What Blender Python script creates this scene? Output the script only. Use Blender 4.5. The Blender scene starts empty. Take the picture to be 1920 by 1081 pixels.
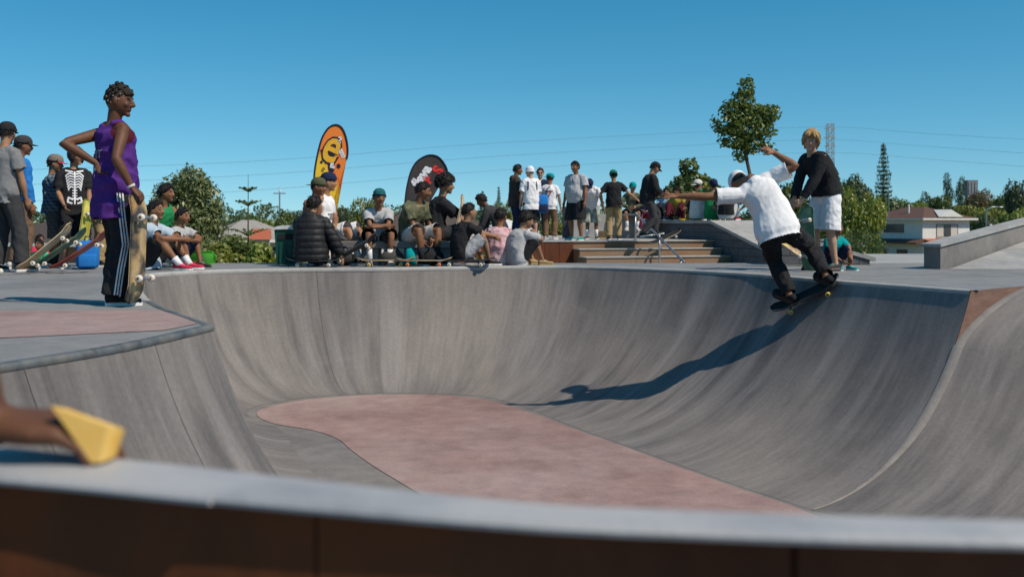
import bpy, bmesh, math, random
import numpy as np
from mathutils import Vector, Matrix, Quaternion, noise
from mathutils.bvhtree import BVHTree

R = math.radians
rng = random.Random(7)
SC = bpy.context.scene
COL = SC.collection

# ------------------------------------------------------------------ camera
cam_data = bpy.data.cameras.new('camera')
cam = bpy.data.objects.new('camera', cam_data)
COL.objects.link(cam)
cam.location = (0, 0, 0.60)                 # 0.6 m above the skate deck (z = 0)
cam.rotation_euler = (R(90), 0, 0)
cam_data.sensor_width = 36
cam_data.lens = 35.6
cam_data.shift_y = -0.0643
cam_data.clip_start = 0.05
cam_data.clip_end = 6000
cam_data.dof.use_dof = True
cam_data.dof.focus_distance = 9.0
cam_data.dof.aperture_fstop = 3.6
SC.camera = cam

# ------------------------------------------------------------------ sky and sun
SUN_EL, SUN_AZ = R(50), R(123)              # azimuth clockwise from +y
world = bpy.data.worlds.new('World'); SC.world = world
world.use_nodes = True
wn = world.node_tree.nodes; wl = world.node_tree.links
wn.clear()
sky = wn.new('ShaderNodeTexSky'); sky.sky_type = 'NISHITA'
sky.sun_disc = False
sky.sun_elevation = SUN_EL
sky.sun_rotation = SUN_AZ
sky.altitude = 100; sky.air_density = 1.0; sky.dust_density = 0.2; sky.ozone_density = 3.0
tc = wn.new('ShaderNodeTexCoord')
mp = wn.new('ShaderNodeMapping'); mp.inputs['Scale'].default_value = (1, 1, 1.1); mp.inputs['Location'].default_value = (0, 0, 0.075)
hsv = wn.new('ShaderNodeHueSaturation'); hsv.inputs['Hue'].default_value = 0.478; hsv.inputs['Saturation'].default_value = 1.38; hsv.inputs['Value'].default_value = 1.0
bg = wn.new('ShaderNodeBackground'); bg.inputs['Strength'].default_value = 0.126
wo = wn.new('ShaderNodeOutputWorld')
wl.new(tc.outputs['Generated'], mp.inputs['Vector']); wl.new(mp.outputs['Vector'], sky.inputs['Vector'])
wl.new(sky.outputs['Color'], hsv.inputs['Color']); wl.new(hsv.outputs['Color'], bg.inputs['Color'])
wl.new(bg.outputs['Background'], wo.inputs['Surface'])

sun_data = bpy.data.lights.new('sun', 'SUN')
sun_data.energy = 4.9; sun_data.angle = R(0.55); sun_data.color = (1.0, 0.89, 0.74)
sun = bpy.data.objects.new('sun', sun_data); COL.objects.link(sun)
S_DIR = Vector((math.sin(SUN_AZ)*math.cos(SUN_EL), math.cos(SUN_AZ)*math.cos(SUN_EL), math.sin(SUN_EL)))
sun.rotation_euler = S_DIR.to_track_quat('Z', 'Y').to_euler()
sun.location = S_DIR*60

SC.view_settings.view_transform = 'Standard'
SC.view_settings.look = 'None'
SC.view_settings.gamma = 1.0
SC.view_settings.exposure = -0.10
SC.view_settings.use_curve_mapping = False

# ------------------------------------------------------------------ helpers
MATS = {}
def srgb(r, g, b):
    f = lambda c: (c/255/12.92) if c/255 <= 0.04045 else ((c/255+0.055)/1.055)**2.4
    return (f(r), f(g), f(b), 1)

def mat(name, c1, c2=None, scale=8.0, rough=0.8, bump=0.0, bscale=None, stretch=(1, 1, 1), coord='Object', metal=0.0, detail=6, spec=0.3, c3=None, scale3=1.0):
    """procedural material: two tones mixed by noise, optional large-scale third tone, bump"""
    if name in MATS: return MATS[name]
    m = bpy.data.materials.new(name); m.use_nodes = True; MATS[name] = m
    n, l = m.node_tree.nodes, m.node_tree.links
    b = n['Principled BSDF']
    b.inputs['Roughness'].default_value = rough; b.inputs['Metallic'].default_value = metal
    b.inputs['Specular IOR Level'].default_value = spec
    c1 = tuple(c1)[:3]+(1,); b.inputs['Base Color'].default_value = c1
    if c2 is None: c2 = tuple(x*0.8 for x in c1[:3])
    c2 = tuple(c2)[:3]+(1,)
    t = n.new('ShaderNodeTexCoord'); mp = n.new('ShaderNodeMapping'); mp.inputs['Scale'].default_value = stretch
    l.new(t.outputs[coord], mp.inputs['Vector'])
    no = n.new('ShaderNodeTexNoise'); no.inputs['Scale'].default_value = scale; no.inputs['Detail'].default_value = detail; no.inputs['Roughness'].default_value = 0.62
    l.new(mp.outputs['Vector'], no.inputs['Vector'])
    rp = n.new('ShaderNodeValToRGB'); rp.color_ramp.elements[0].position = 0.36; rp.color_ramp.elements[1].position = 0.66
    rp.color_ramp.elements[0].color = c1; rp.color_ramp.elements[1].color = c2
    l.new(no.outputs['Fac'], rp.inputs['Fac']); out = rp.outputs['Color']
    if c3 is not None:
        n3 = n.new('ShaderNodeTexNoise'); n3.inputs['Scale'].default_value = scale3; n3.inputs['Detail'].default_value = 4
        l.new(t.outputs[coord], n3.inputs['Vector'])
        r3 = n.new('ShaderNodeValToRGB'); r3.color_ramp.elements[0].position = 0.45; r3.color_ramp.elements[1].position = 0.62
        l.new(n3.outputs['Fac'], r3.inputs['Fac'])
        mx = n.new('ShaderNodeMix'); mx.data_type = 'RGBA'
        l.new(r3.outputs['Color'], mx.inputs[0]); l.new(out, mx.inputs[6]); mx.inputs[7].default_value = tuple(c3)[:3]+(1,)
        out = mx.outputs[2]
    l.new(out, b.inputs['Base Color'])
    if bump:
        nb = n.new('ShaderNodeTexNoise'); nb.inputs['Scale'].default_value = bscale or scale*4; nb.inputs['Detail'].default_value = 5
        l.new(mp.outputs['Vector'], nb.inputs['Vector'])
        bp = n.new('ShaderNodeBump'); bp.inputs['Strength'].default_value = bump; bp.inputs['Distance'].default_value = 0.02
        l.new(nb.outputs['Fac'], bp.inputs['Height']); l.new(bp.outputs['Normal'], b.inputs['Normal'])
    return m

def mesh(name, verts, faces, smooth=False):
    me = bpy.data.meshes.new(name)
    me.from_pydata([tuple(v) for v in verts], [], [tuple(f) for f in faces])
    me.update()
    if smooth: me.polygons.foreach_set('use_smooth', [True]*len(me.polygons))
    return me

def put(name, me, material=None, parent=None, loc=None, rot=None):
    o = bpy.data.objects.new(name, me); COL.objects.link(o)
    if material is not None and me is not None and len(me.materials) == 0: me.materials.append(material)
    if parent is not None: o.parent = parent
    if loc is not None: o.location = loc
    if rot is not None: o.rotation_euler = rot
    return o

def tag(o, label=None, cat=None, group=None, kind=None):
    if label: o['label'] = label
    if cat: o['category'] = cat
    if group: o['group'] = group
    if kind: o['kind'] = kind
    return o

def thing(name, label, cat, loc=(0, 0, 0), rz=0, group=None):
    o = bpy.data.objects.new(name, None); COL.objects.link(o)
    o.location = loc; o.rotation_euler = (0, 0, rz); o.empty_display_size = 0.2
    return tag(o, label, cat, group)

def copy_tree(o, parent=None):
    c = o.copy(); COL.objects.link(c); c.parent = parent
    for ch in list(o.children): copy_tree(ch, c)
    return c

class MB:
    """collects simple solids into one mesh"""
    def __init__(s): s.v = []; s.f = []
    def add(s, vs, fs):
        k = len(s.v); s.v += [tuple(v) for v in vs]; s.f += [tuple(i+k for i in f) for f in fs]; return s
    def box(s, lo, hi, M=None, bev=0.0):
        (x0, y0, z0), (x1, y1, z1) = lo, hi
        if bev <= 0:
            vs = [(x0,y0,z0),(x1,y0,z0),(x1,y1,z0),(x0,y1,z0),(x0,y0,z1),(x1,y0,z1),(x1,y1,z1),(x0,y1,z1)]
            fs = [(0,3,2,1),(4,5,6,7),(0,1,5,4),(1,2,6,5),(2,3,7,6),(3,0,4,7)]
        else:
            bm = bmesh.new(); bmesh.ops.create_cube(bm, size=1)
            for v in bm.verts: v.co = Vector(((x0+x1)/2+v.co.x*(x1-x0), (y0+y1)/2+v.co.y*(y1-y0), (z0+z1)/2+v.co.z*(z1-z0)))
            bmesh.ops.bevel(bm, geom=list(bm.edges), offset=bev, segments=2, affect='EDGES', profile=0.5)
            bm.verts.index_update()
            vs = [v.co.copy() for v in bm.verts]; fs = [[v.index for v in f.verts] for f in bm.faces]; bm.free()
        if M is not None: vs = [M @ Vector(v) for v in vs]
        return s.add(vs, fs)
    def prism(s, poly, y0, y1, M=None):
        """poly in xz, extruded along y"""
        n = len(poly)
        vs = [(p[0], y0, p[1]) for p in poly]+[(p[0], y1, p[1]) for p in poly]
        fs = [tuple(range(n)), tuple(range(2*n-1, n-1, -1))]+[(i, i+n, (i+1) % n+n, (i+1) % n) for i in range(n)]
        if M is not None: vs = [M @ Vector(v) for v in vs]
        return s.add(vs, fs)
    def tube(s, pts, rad, n=10, cap=True, flat=1.0, up=None):
        pts = [Vector(p) for p in pts]
        if not hasattr(rad, '__len__'): rad = [rad]*len(pts)
        vs, fs = tube_geo(pts, rad, n, cap, flat, up)
        return s.add(vs, fs)
    def lathe(s, prof, n=16, M=None, cap=True):
        vs, fs = [], []
        for r, z in prof:
            for i in range(n):
                a = 2*math.pi*i/n; vs.append((r*math.cos(a), r*math.sin(a), z))
        for j in range(len(prof)-1):
            for i in range(n):
                k = (i+1) % n; fs.append((j*n+i, j*n+k, (j+1)*n+k, (j+1)*n+i))
        if cap:
            fs.append(tuple(range(n-1, -1, -1))); fs.append(tuple((len(prof)-1)*n+i for i in range(n)))
        if M is not None: vs = [M @ Vector(v) for v in vs]
        return s.add(vs, fs)
    def ball(s, c, r, nu=14, nv=9, M=None):
        if not hasattr(r, '__len__'): r = (r, r, r)
        vs, fs = [], []
        for j in range(1, nv):
            t = math.pi*j/nv
            for i in range(nu):
                a = 2*math.pi*i/nu
                vs.append((r[0]*math.sin(t)*math.cos(a), r[1]*math.sin(t)*math.sin(a), r[2]*math.cos(t)))
        top, bot = len(vs), len(vs)+1
        vs += [(0, 0, r[2]), (0, 0, -r[2])]
        for j in range(nv-2):
            for i in range(nu):
                k = (i+1) % nu; fs.append((j*nu+i, (j+1)*nu+i, (j+1)*nu+k, j*nu+k))
        for i in range(nu):
            k = (i+1) % nu; fs.append((top, i, k)); fs.append((bot, (nv-2)*nu+k, (nv-2)*nu+i))
        c = Vector(c)
        vs = [((M @ Vector(v)) if M is not None else Vector(v))+c for v in vs]
        return s.add(vs, fs)
    def build(s, name, material, parent=None, smooth=False, loc=None, rot=None):
        return put(name, mesh(name, s.v, s.f, smooth), material, parent, loc, rot)

def tube_geo(pts, rad, n=10, cap=True, flat=1.0, up=None):
    """swept tube with parallel transport; flat squashes the second axis"""
    vs, fs = [], []
    m = len(pts)
    tan = []
    for i in range(m):
        a = pts[max(0, i-1)]; b = pts[min(m-1, i+1)]
        t = (b-a); t = t.normalized() if t.length > 1e-9 else Vector((0, 0, 1)); tan.append(t)
    ref = Vector(up) if up is not None else (Vector((0, 0, 1)) if abs(tan[0].z) < 0.9 else Vector((0, 1, 0)))
    u = ref.cross(tan[0]); u = u.normalized() if u.length > 1e-6 else Vector((1, 0, 0))
    for i in range(m):
        t = tan[i]
        u = (u-t*u.dot(t)); u = u.normalized() if u.length > 1e-6 else t.orthogonal().normalized()
        w = t.cross(u)
        for k in range(n):
            a = 2*math.pi*k/n
            vs.append(pts[i]+u*(rad[i]*math.cos(a))+w*(rad[i]*flat*math.sin(a)))
    for i in range(m-1):
        for k in range(n):
            q = (k+1) % n; fs.append((i*n+k, i*n+q, (i+1)*n+q, (i+1)*n+k))
    if cap:
        fs.append(tuple(range(n-1, -1, -1))); fs.append(tuple((m-1)*n+k for k in range(n)))
    return vs, fs

def catmull(pts, sub):
    """dense polyline through control points"""
    P = [Vector(p) for p in pts]; out = []
    for i in range(len(P)-1):
        p0 = P[i-1] if i > 0 else P[i]*2-P[i+1]
        p1, p2 = P[i], P[i+1]
        p3 = P[i+2] if i+2 < len(P) else P[i+1]*2-P[i]
        for k in range(sub):
            t = k/sub
            out.append(0.5*((2*p1)+(p2-p0)*t+(2*p0-5*p1+4*p2-p3)*t*t+(3*p1-p0-3*p2+p3)*t**3))
    out.append(P[-1].copy())
    return out

def frame(x, y, z, o):
    return Matrix(((x[0], y[0], z[0], o[0]), (x[1], y[1], z[1], o[1]), (x[2], y[2], z[2], o[2]), (0, 0, 0, 1)))
# ================================================================== materials of the setting
def concrete(name, base, dark, warm, streak=None):
    """weathered concrete; with streak the marks run along v of the UV map"""
    m = bpy.data.materials.new(name); m.use_nodes = True
    n, l = m.node_tree.nodes, m.node_tree.links
    b = n['Principled BSDF']; b.inputs['Roughness'].default_value = 0.72; b.inputs['Specular IOR Level'].default_value = 0.35
    t = n.new('ShaderNodeTexCoord')
    src = t.outputs['UV'] if streak else t.outputs['Object']
    def noise(scale, st=(1, 1, 1), detail=6, rough=0.6):
        mp = n.new('ShaderNodeMapping'); mp.inputs['Scale'].default_value = st
        l.new(src, mp.inputs['Vector'])
        x = n.new('ShaderNodeTexNoise'); x.inputs['Scale'].default_value = scale; x.inputs['Detail'].default_value = detail; x.inputs['Roughness'].default_value = rough
        l.new(mp.outputs['Vector'], x.inputs['Vector']); return x.outputs['Fac']
    def ramp(f, a, b_, ca, cb):
        r = n.new('ShaderNodeValToRGB'); r.color_ramp.elements[0].position = a; r.color_ramp.elements[1].position = b_
        r.color_ramp.elements[0].color = tuple(ca)[:3]+(1,); r.color_ramp.elements[1].color = tuple(cb)[:3]+(1,)
        l.new(f, r.inputs['Fac']); return r.outputs['Color']
    def mix(f, a, b_, mode='MIX'):
        x = n.new('ShaderNodeMix'); x.data_type = 'RGBA'; x.blend_type = mode
        if isinstance(f, float): x.inputs[0].default_value = f
        else: l.new(f, x.inputs[0])
        l.new(a, x.inputs[6])
        if hasattr(b_, '__len__'): x.inputs[7].default_value = tuple(b_)[:3]+(1,)
        else: l.new(b_, x.inputs[7])
        return x.outputs[2]
    st = streak or (1, 1, 1)
    c = ramp(noise(1.0, st), 0.35, 0.62, dark, base)
    c = mix(ramp(noise(0.55, (1, 0.8, 1), 4), 0.42, 0.64, (0, 0, 0), (1, 1, 1)), c, warm)
    fine = ramp(noise(3.2, tuple(x*1.6 for x in st[:2])+(1,), 5, 0.7), 0.28, 0.72, (0.70, 0.70, 0.71), (1.16, 1.16, 1.15))
    c = mix(0.75, c, fine, 'MULTIPLY')
    if streak:                                       # pale wheel and water streaks
        pale = ramp(noise(1.0, (st[0]*0.62, st[1]*0.60, 1), 5, 0.55), 0.555, 0.66, (0, 0, 0), (0.42, 0.42, 0.42))
        c = mix(pale, c, tuple(x*1.42 for x in base[:3]))
        drk = ramp(noise(1.7, (st[0]*0.8, st[1]*0.7, 1), 4, 0.55), 0.62, 0.76, (0, 0, 0), (0.62, 0.62, 0.62))
        sc_ = ramp(noise(1.3, (0.8, 3.6, 1), 5, 0.65), 0.60, 0.78, (0, 0, 0), (0.14, 0.14, 0.14)); c = mix(sc_, c, tuple(x*1.5 for x in base[:3]))
        c = mix(drk, c, tuple(x*0.55 for x in dark[:3]))
    sp = ramp(noise(38 if not streak else 26, (1, 1, 1), 3, 0.8), 0.30, 0.62, (0.82, 0.82, 0.82), (1.08, 1.08, 1.08))
    c = mix(0.7, c, sp, 'MULTIPLY')
    l.new(c, b.inputs['Base Color'])
    bp = n.new('ShaderNodeBump'); bp.inputs['Strength'].default_value = 0.12; bp.inputs['Distance'].default_value = 0.01
    l.new(noise(30), bp.inputs['Height']); l.new(bp.outputs['Normal'], b.inputs['Normal'])
    return m

M_BOWL = concrete('bowl_concrete', (0.200, 0.184, 0.177), (0.095, 0.089, 0.089), (0.205, 0.182, 0.166), (3.4, 0.30, 1))
M_DECK = concrete('deck_concrete', (0.225, 0.226, 0.228), (0.160, 0.164, 0.170), (0.235, 0.230, 0.226))
M_PINK = concrete('pink_concrete', (0.325, 0.212, 0.193), (0.225, 0.142, 0.130), (0.34, 0.245, 0.226))
M_PALE = concrete('pale_concrete', (0.36, 0.355, 0.345), (0.27, 0.27, 0.268), (0.37, 0.355, 0.33))
M_WALLC = concrete('wall_concrete', (0.22, 0.205, 0.19), (0.15, 0.142, 0.135), (0.23, 0.21, 0.19))
M_FLOOR = concrete('floor_concrete', (0.195, 0.182, 0.174), (0.145, 0.136, 0.132), (0.205, 0.188, 0.174))
M_TERRA = mat('terracotta_concrete', (0.20, 0.115, 0.085), (0.13, 0.072, 0.055), 3.5, 0.8, 0.2, stretch=(1, 1, 2.5))
M_RUST = mat('rusted_steel', (0.13, 0.036, 0.010), (0.06, 0.016, 0.005), 5, 0.75, 0.15, stretch=(1, 1, 0.4), c3=(0.09, 0.03, 0.012), scale3=3.0)
M_RUSTB = mat('weathered_timber', (0.28, 0.145, 0.07), (0.17, 0.085, 0.045), 4, 0.8, 0.2, stretch=(0.6, 1, 6), c3=(0.22, 0.15, 0.10), scale3=0.9)
M_STEEL = mat('galvanised_steel', (0.42, 0.44, 0.46), (0.30, 0.32, 0.34), 14, 0.38, 0.05, metal=0.75)
M_EDGE = mat('painted_steel_edge', (0.13, 0.145, 0.155), (0.07, 0.08, 0.088), 9, 0.6, 0.05, metal=0.2, c3=(0.17, 0.165, 0.155), scale3=5)
M_CAP = mat('parapet_cap_paint', (0.33, 0.335, 0.355), (0.26, 0.265, 0.285), 9, 0.6, 0.08, bscale=60, c3=(0.36, 0.36, 0.37), scale3=6.0)
M_GRASS = mat('grass', (0.085, 0.11, 0.03), (0.16, 0.135, 0.05), 0.35, 0.9, 0.3, bscale=6, c3=(0.27, 0.19, 0.075), scale3=0.035)
M_BLOCK = mat('masonry_block', (0.115, 0.118, 0.125), (0.08, 0.082, 0.088), 9, 0.85, 0.35, bscale=30)
M_MORTAR = mat('mortar', (0.06, 0.06, 0.062), None, 9, 0.9)

# ================================================================== terrain
def terrain_z(x, y):
    s = lambda a, b, t: max(0.0, min(1.0, (t-a)/(b-a)))
    d = s(26, 80, y); d = d*d*(3-2*d)
    z = -0.75-3.4*d
    if y < 0.6: z = -1.2
    if y > 200: z += (y-200)*0.0015
    z += 0.15*math.sin(x*0.07)*s(30, 60, y)
    if -9 <= x <= 9 and 0.9 <= y <= 14.7: z = -2.4
    return z
xs = sorted(set([-3000, -1500, -800, -400, -250, -160, -110, -80, -60, -45, -35, -28, -22, -18, -14, -11, -9.1, -9, -5, 0, 5, 9, 9.1, 11, 14, 18, 22, 28, 35, 45, 60, 80, 110, 160, 250, 400, 800, 1500, 3000]))
ys = [-400, -100, -30, -10, -4, 0.55, 0.6, 0.85, 0.9, 5, 10, 14.7, 14.75, 17, 20, 23, 26, 30, 34, 38, 42, 47, 52, 58, 64, 72, 80, 95, 120, 160, 220, 320, 500, 900, 1600, 3200]
vs = [(x, y, terrain_z(x, y)) for y in ys for x in xs]; nx = len(xs)
fs = [(j*nx+i, j*nx+i+1, (j+1)*nx+i+1, (j+1)*nx+i) for j in range(len(ys)-1) for i in range(nx-1)]
terrain = tag(put('terrain', mesh('terrain', vs, fs, False), M_GRASS), 'dry mown grass sloping down around the skate park', 'grass', kind='structure')

# ================================================================== the bowl
D = 1.5
A1_L = [(-1.9, 1.45), (-2.5, 2.4), (-2.42, 3.4), (-2.15, 4.25), (-1.94, 4.8), (-1.83, 5.3), (-1.75, 5.9)]
A1_B = [(-0.6, 2.4), (-0.95, 2.9), (-0.85, 3.6), (-0.72, 4.4), (-0.60, 5.0), (-0.52, 5.5), (-0.45, 6.1)]
A2_L = [(-1.75, 5.9), (-2.63, 7.45), (-3.3, 9.0), (-3.75, 10.3), (-4.12, 11.3), (-4.2, 12.0), (-3.75, 12.75), (-2.9, 13.15), (-1.8, 13.35), (-0.7, 13.72), (0.3, 13.95),
        (1.1, 13.72), (1.75, 13.2), (2.3, 12.6), (2.76, 11.9), (3.05, 11.2), (3.34, 10.4), (3.68, 9.65), (4.03, 8.9)]
A2_B = [(-0.45, 6.1), (-1.4, 7.9), (-1.95, 9.2), (-2.35, 10.3), (-2.85, 11.0), (-2.95, 11.5), (-2.65, 12.0), (-2.2, 12.3), (-1.6, 12.47), (-0.9, 12.45), (-0.35, 12.25),
        (0.0, 11.8), (0.25, 11.3), (0.5, 10.75), (0.75, 10.2), (1.0, 9.7), (1.35, 9.0), (1.75, 8.2), (2.2, 7.4)]
R_L = [(5.06, 9.75), (6.1, 9.3), (7.3, 8.2), (7.6, 5.4), (6.6, 3.2), (4.2, 2.0), (2.0, 1.5), (0.0, 1.4), (-1.9, 1.45)]
R_B = [(2.2, 7.4), (3.0, 6.75), (3.8, 6.1), (4.0, 5.0), (3.4, 3.8), (2.2, 3.1), (1.2, 2.7), (0.0, 2.5), (-0.6, 2.4)]
TH_HIP, TH_FAR, TH_R = 65, 72, 63
def qp(th_max, nseg=22, th_end=None):
    out = []
    for k in range(nseg+1):
        th = R(th_end or th_max)*k/nseg
        out.append((math.sin(th)/math.sin(R(th_max)), (1-math.cos(th))/(1-math.cos(R(th_max)))))
    return out                                        # (fraction out from base, fraction up)
def rollin(nseg=16, H1=0.64):
    low = qp(TH_R, 14, 51)
    low = [(h*H1, v) for h, v in low]
    (h0, v0), (hm, vm) = low[-1], low[-2]
    dh = 1-h0; slope = (v0-vm)/(h0-hm)
    out = list(low)
    for k in range(1, nseg+1):
        t = k/nseg
        H00 = 2*t**3-3*t*t+1; H10 = t**3-2*t*t+t; H01 = -2*t**3+3*t*t
        tang = 0.30
        h = H00*h0+H10*tang*dh+H01*1.0+(t**3-t*t)*dh*1.1
        v = H00*v0+H10*tang*dh*slope+H01*1.0
        out.append((h, v))
    return out
def loft(L, B, prof_at, sub=5, flip=False):
    Ls = catmull([(x, y, 0) for x, y in L], sub); Bs = catmull([(x, y, 0) for x, y in B], sub)
    vs, uv, fs = [], [], []; ulen = 0; n = len(Ls); np_ = None
    for i in range(n):
        if i: ulen += ((Ls[i]-Ls[i-1]).length+(Bs[i]-Bs[i-1]).length)/2
        pr = prof_at(i/(n-1)); np_ = len(pr); d = Ls[i]-Bs[i]; vl = 0; pv = None
        for h, v in pr:
            p = Bs[i]+d*h; p.z = -D+D*v
            if pv is not None: vl += (p-pv).length
            vs.append(p); uv.append((ulen, vl)); pv = p
    for i in range(n-1):
        for k in range(np_-1):
            a = i*np_+k; q = (a, a+1, a+np_+1, a+np_)
            fs.append(q if flip else q[::-1])
    return vs, uv, fs, Ls, Bs
def mix_prof(a, b, t):
    return [(x0+(x1-x0)*t, y0+(y1-y0)*t) for (x0, y0), (x1, y1) in zip(a, b)]
P_HIP, P_FAR, P_R, P_ROLL = qp(TH_HIP), qp(TH_FAR), qp(TH_R), rollin()
def put_loft(name, args, material, parent):
    vs, uv, fs, Ls, Bs = args
    me = mesh(name, vs, fs, True)
    lay = me.uv_layers.new(name='UVMap')
    li = np.empty(len(me.loops), dtype=np.int32); me.loops.foreach_get('vertex_index', li)
    lay.data.foreach_set('uv', np.array(uv, dtype=np.float32)[li].ravel())
    return put(name, me, material, parent)
bowl = thing('skate_bowl', 'grey concrete skate bowl with curved streaked walls', 'skate bowl')
tag(bowl, kind='structure')
g1 = loft(A1_L, A1_B, lambda t: P_HIP, 6)
g2 = loft(A2_L, A2_B, lambda t: mix_prof(P_HIP, P_FAR, min(1, t*6)) if t < .5 else mix_prof(P_FAR, P_R, min(1, (t-.5)/.28)), 6)
g3 = loft(R_L, R_B, lambda t: P_ROLL, 6)
w1 = put_loft('bowl_wall', g1, M_BOWL, bowl); w1['label'] = 'near left bowl wall below the steel edged hip'
w2 = put_loft('bowl_wall', g2, M_BOWL, bowl); w2['label'] = 'long curved far bowl wall'
w3 = put_loft('bowl_wall', g3, M_BOWL, bowl); w3['label'] = 'rounded roll in at the right of the bowl'
# pour joints running down the walls
M_SEAM = mat('pour_joint', (0.10, 0.095, 0.09), (0.15, 0.14, 0.132), 9, 0.9)
def seam(g, i, prof_n, w=0.006):
    vs, uv, fs, Ls, Bs = g; a = vs[i*prof_n:(i+1)*prof_n]; t = (Ls[min(i+1, len(Ls)-1)]-Ls[max(i-1, 0)]).normalized()*w/2; out, ff = [], []
    for k, p in enumerate(a):
        d = (a[min(k+1, prof_n-1)]-a[max(k-1, 0)]).normalized(); nn = d.cross(t).normalized()
        if nn.z < 0: nn = -nn
        out += [p-t+nn*.004, p+t+nn*.004]
    ff = [(2*k, 2*k+1, 2*k+3, 2*k+2) for k in range(prof_n-1)]
    put('pour_joint', mesh('pour_joint', out, ff), M_SEAM, bowl)
for i in (19, 29): seam(g1, i, 23, .004)
seam(g2, 44, 23, .004)
seam(g3, 7, len(P_ROLL), .005)
def ridge(g, i, prof_n, w, m):                        # added paler strip imitating the sun highlight where roll-in meets far wall
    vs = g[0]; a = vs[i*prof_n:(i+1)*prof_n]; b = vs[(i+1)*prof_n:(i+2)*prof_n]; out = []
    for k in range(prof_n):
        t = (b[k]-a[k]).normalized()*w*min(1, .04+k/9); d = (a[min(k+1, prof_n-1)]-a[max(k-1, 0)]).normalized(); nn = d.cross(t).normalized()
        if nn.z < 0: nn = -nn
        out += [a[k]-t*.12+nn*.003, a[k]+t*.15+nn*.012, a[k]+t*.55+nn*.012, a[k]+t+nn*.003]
    put('ridge_highlight', mesh('ridge_highlight', out, [(4*k+q, 4*k+q+1, 4*k+q+5, 4*k+q+4) for k in range(prof_n-1) for q in range(3)], True), m, bowl)
M_RIDGE_LIT = concrete('ridge_lit_concrete', (0.225, 0.21, 0.20), (0.14, 0.132, 0.128), (0.23, 0.21, 0.195))  # bowl concrete made paler so the crease looks sunlit
ridge(g3, 0, len(P_ROLL), .075, M_RIDGE_LIT)
# flat floor and its pink inlay
loop = [tuple(p[:2]) for p in g1[4]]+[tuple(p[:2]) for p in g2[4][1:]]+[tuple(p[:2]) for p in g3[4][1:-1]]
def fill(name, loop, z, material, parent, thick=0):
    bm = bmesh.new(); vv = [bm.verts.new((x, y, z)) for x, y in loop]
    ed = [bm.edges.new((vv[i], vv[(i+1) % len(vv)])) for i in range(len(vv))]
    bmesh.ops.triangle_fill(bm, edges=ed, use_beauty=True)
    bm.normal_update()
    for f in bm.faces:
        if f.normal.z < 0: f.normal_flip()
    me = bpy.data.meshes.new(name); bm.to_mesh(me); bm.free()
    return put(name, me, material, parent)
fill('bowl_floor', loop, -D-0.002, M_FLOOR, bowl)
pink = catmull([(-0.85, 8.09), (-1.20, 8.75), (-1.47, 9.32), (-1.70, 9.85), (-2.02, 10.25), (-2.45, 10.55), (-2.74, 10.95), (-2.82, 11.4), (-2.55, 11.9), (-2.1, 12.2), (-1.6, 12.36), (-0.9, 12.34), (-0.42, 12.12),
                (-0.08, 11.7), (0.2, 11.2), (0.48, 10.65), (0.74, 10.1), (1.0, 9.6), (1.34, 8.9), (1.73, 8.12), (2.14, 7.36), (2.5, 6.3), (2.4, 5.0), (1.7, 4.0), (0.9, 3.7), (0.4, 4.6), (-0.1, 6.2), (-0.5, 7.4), (-0.85, 8.09)], 5)
fill('pink_floor_inlay', [tuple(p[:2]) for p in pink[:-1]], -D+0.003, M_PINK, bowl)
# exposed terracotta end face beside the roll-in
topq = Vector((4.03, 8.9, 0)); 
qs = [Vector((2.2, 7.4, 0))+Vector((1.83, 1.5, 0))*h+Vector((0, 0, -D+D*v)) for h, v in P_R if v > 0.66]
rs = [Vector((2.2, 7.4, 0))+Vector((2.86, 2.35, 0))*h+Vector((0, 0, -D+D*v)) for h, v in P_ROLL if v > 0.66]
off = Vector((0.634, -0.773, 0))*0.004
poly = [q+off for q in qs]+[r+off for r in rs[::-1]]
_bm = bmesh.new(); _vv = [_bm.verts.new(q) for q in poly]; bmesh.ops.triangle_fill(_bm, edges=[_bm.edges.new((_vv[i], _vv[(i+1) % len(_vv)])) for i in range(len(_vv))], use_beauty=True)
_me = bpy.data.meshes.new('end_face'); _bm.to_mesh(_me); _bm.free()
put('end_face', _me, M_TERRA, bowl)['label'] = 'rust coloured end face beside the roll in'

# ================================================================== the deck round the bowl
LX0, LX1, LY0, LY1 = -17.0, 13.0, 1.25, 15.0
lip = [p.copy() for p in g1[3]]+[p.copy() for p in g2[3][1:]]+[p.copy() for p in g3[3][:-1]]
bm = bmesh.new()
def _loop(P_):
    vv = [bm.verts.new(p) for p in P_]; return [bm.edges.new((vv[k], vv[(k+1) % len(vv)])) for k in range(len(vv))]
rect = []
for (xa, ya), (xb, yb) in zip([(LX0, LY0), (LX1, LY0), (LX1, LY1), (LX0, LY1)], [(LX1, LY0), (LX1, LY1), (LX0, LY1), (LX0, LY0)]):
    rect += [Vector((xa+(xb-xa)*k/8, ya+(yb-ya)*k/8, 0)) for k in range(8)]
bmesh.ops.triangle_fill(bm, edges=_loop(rect)+_loop(lip), use_beauty=True)
for f in bm.faces:
    f.normal_update()
    if f.normal.z < 0: f.normal_flip()
for a, b in zip(rect, rect[1:]+rect[:1]):
    bm.faces.new([bm.verts.new(q) for q in (a, b, b-Vector((0, 0, 1.6)), a-Vector((0, 0, 1.6)))][::-1])
me = bpy.data.meshes.new('deck'); bm.to_mesh(me); bm.free()
deck = tag(put('deck', me, M_DECK), 'flat grey concrete deck round the bowl', 'deck', kind='structure')
def sheet(name, loop, z, material, parent): return fill(name, loop, z, material, parent)
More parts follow.
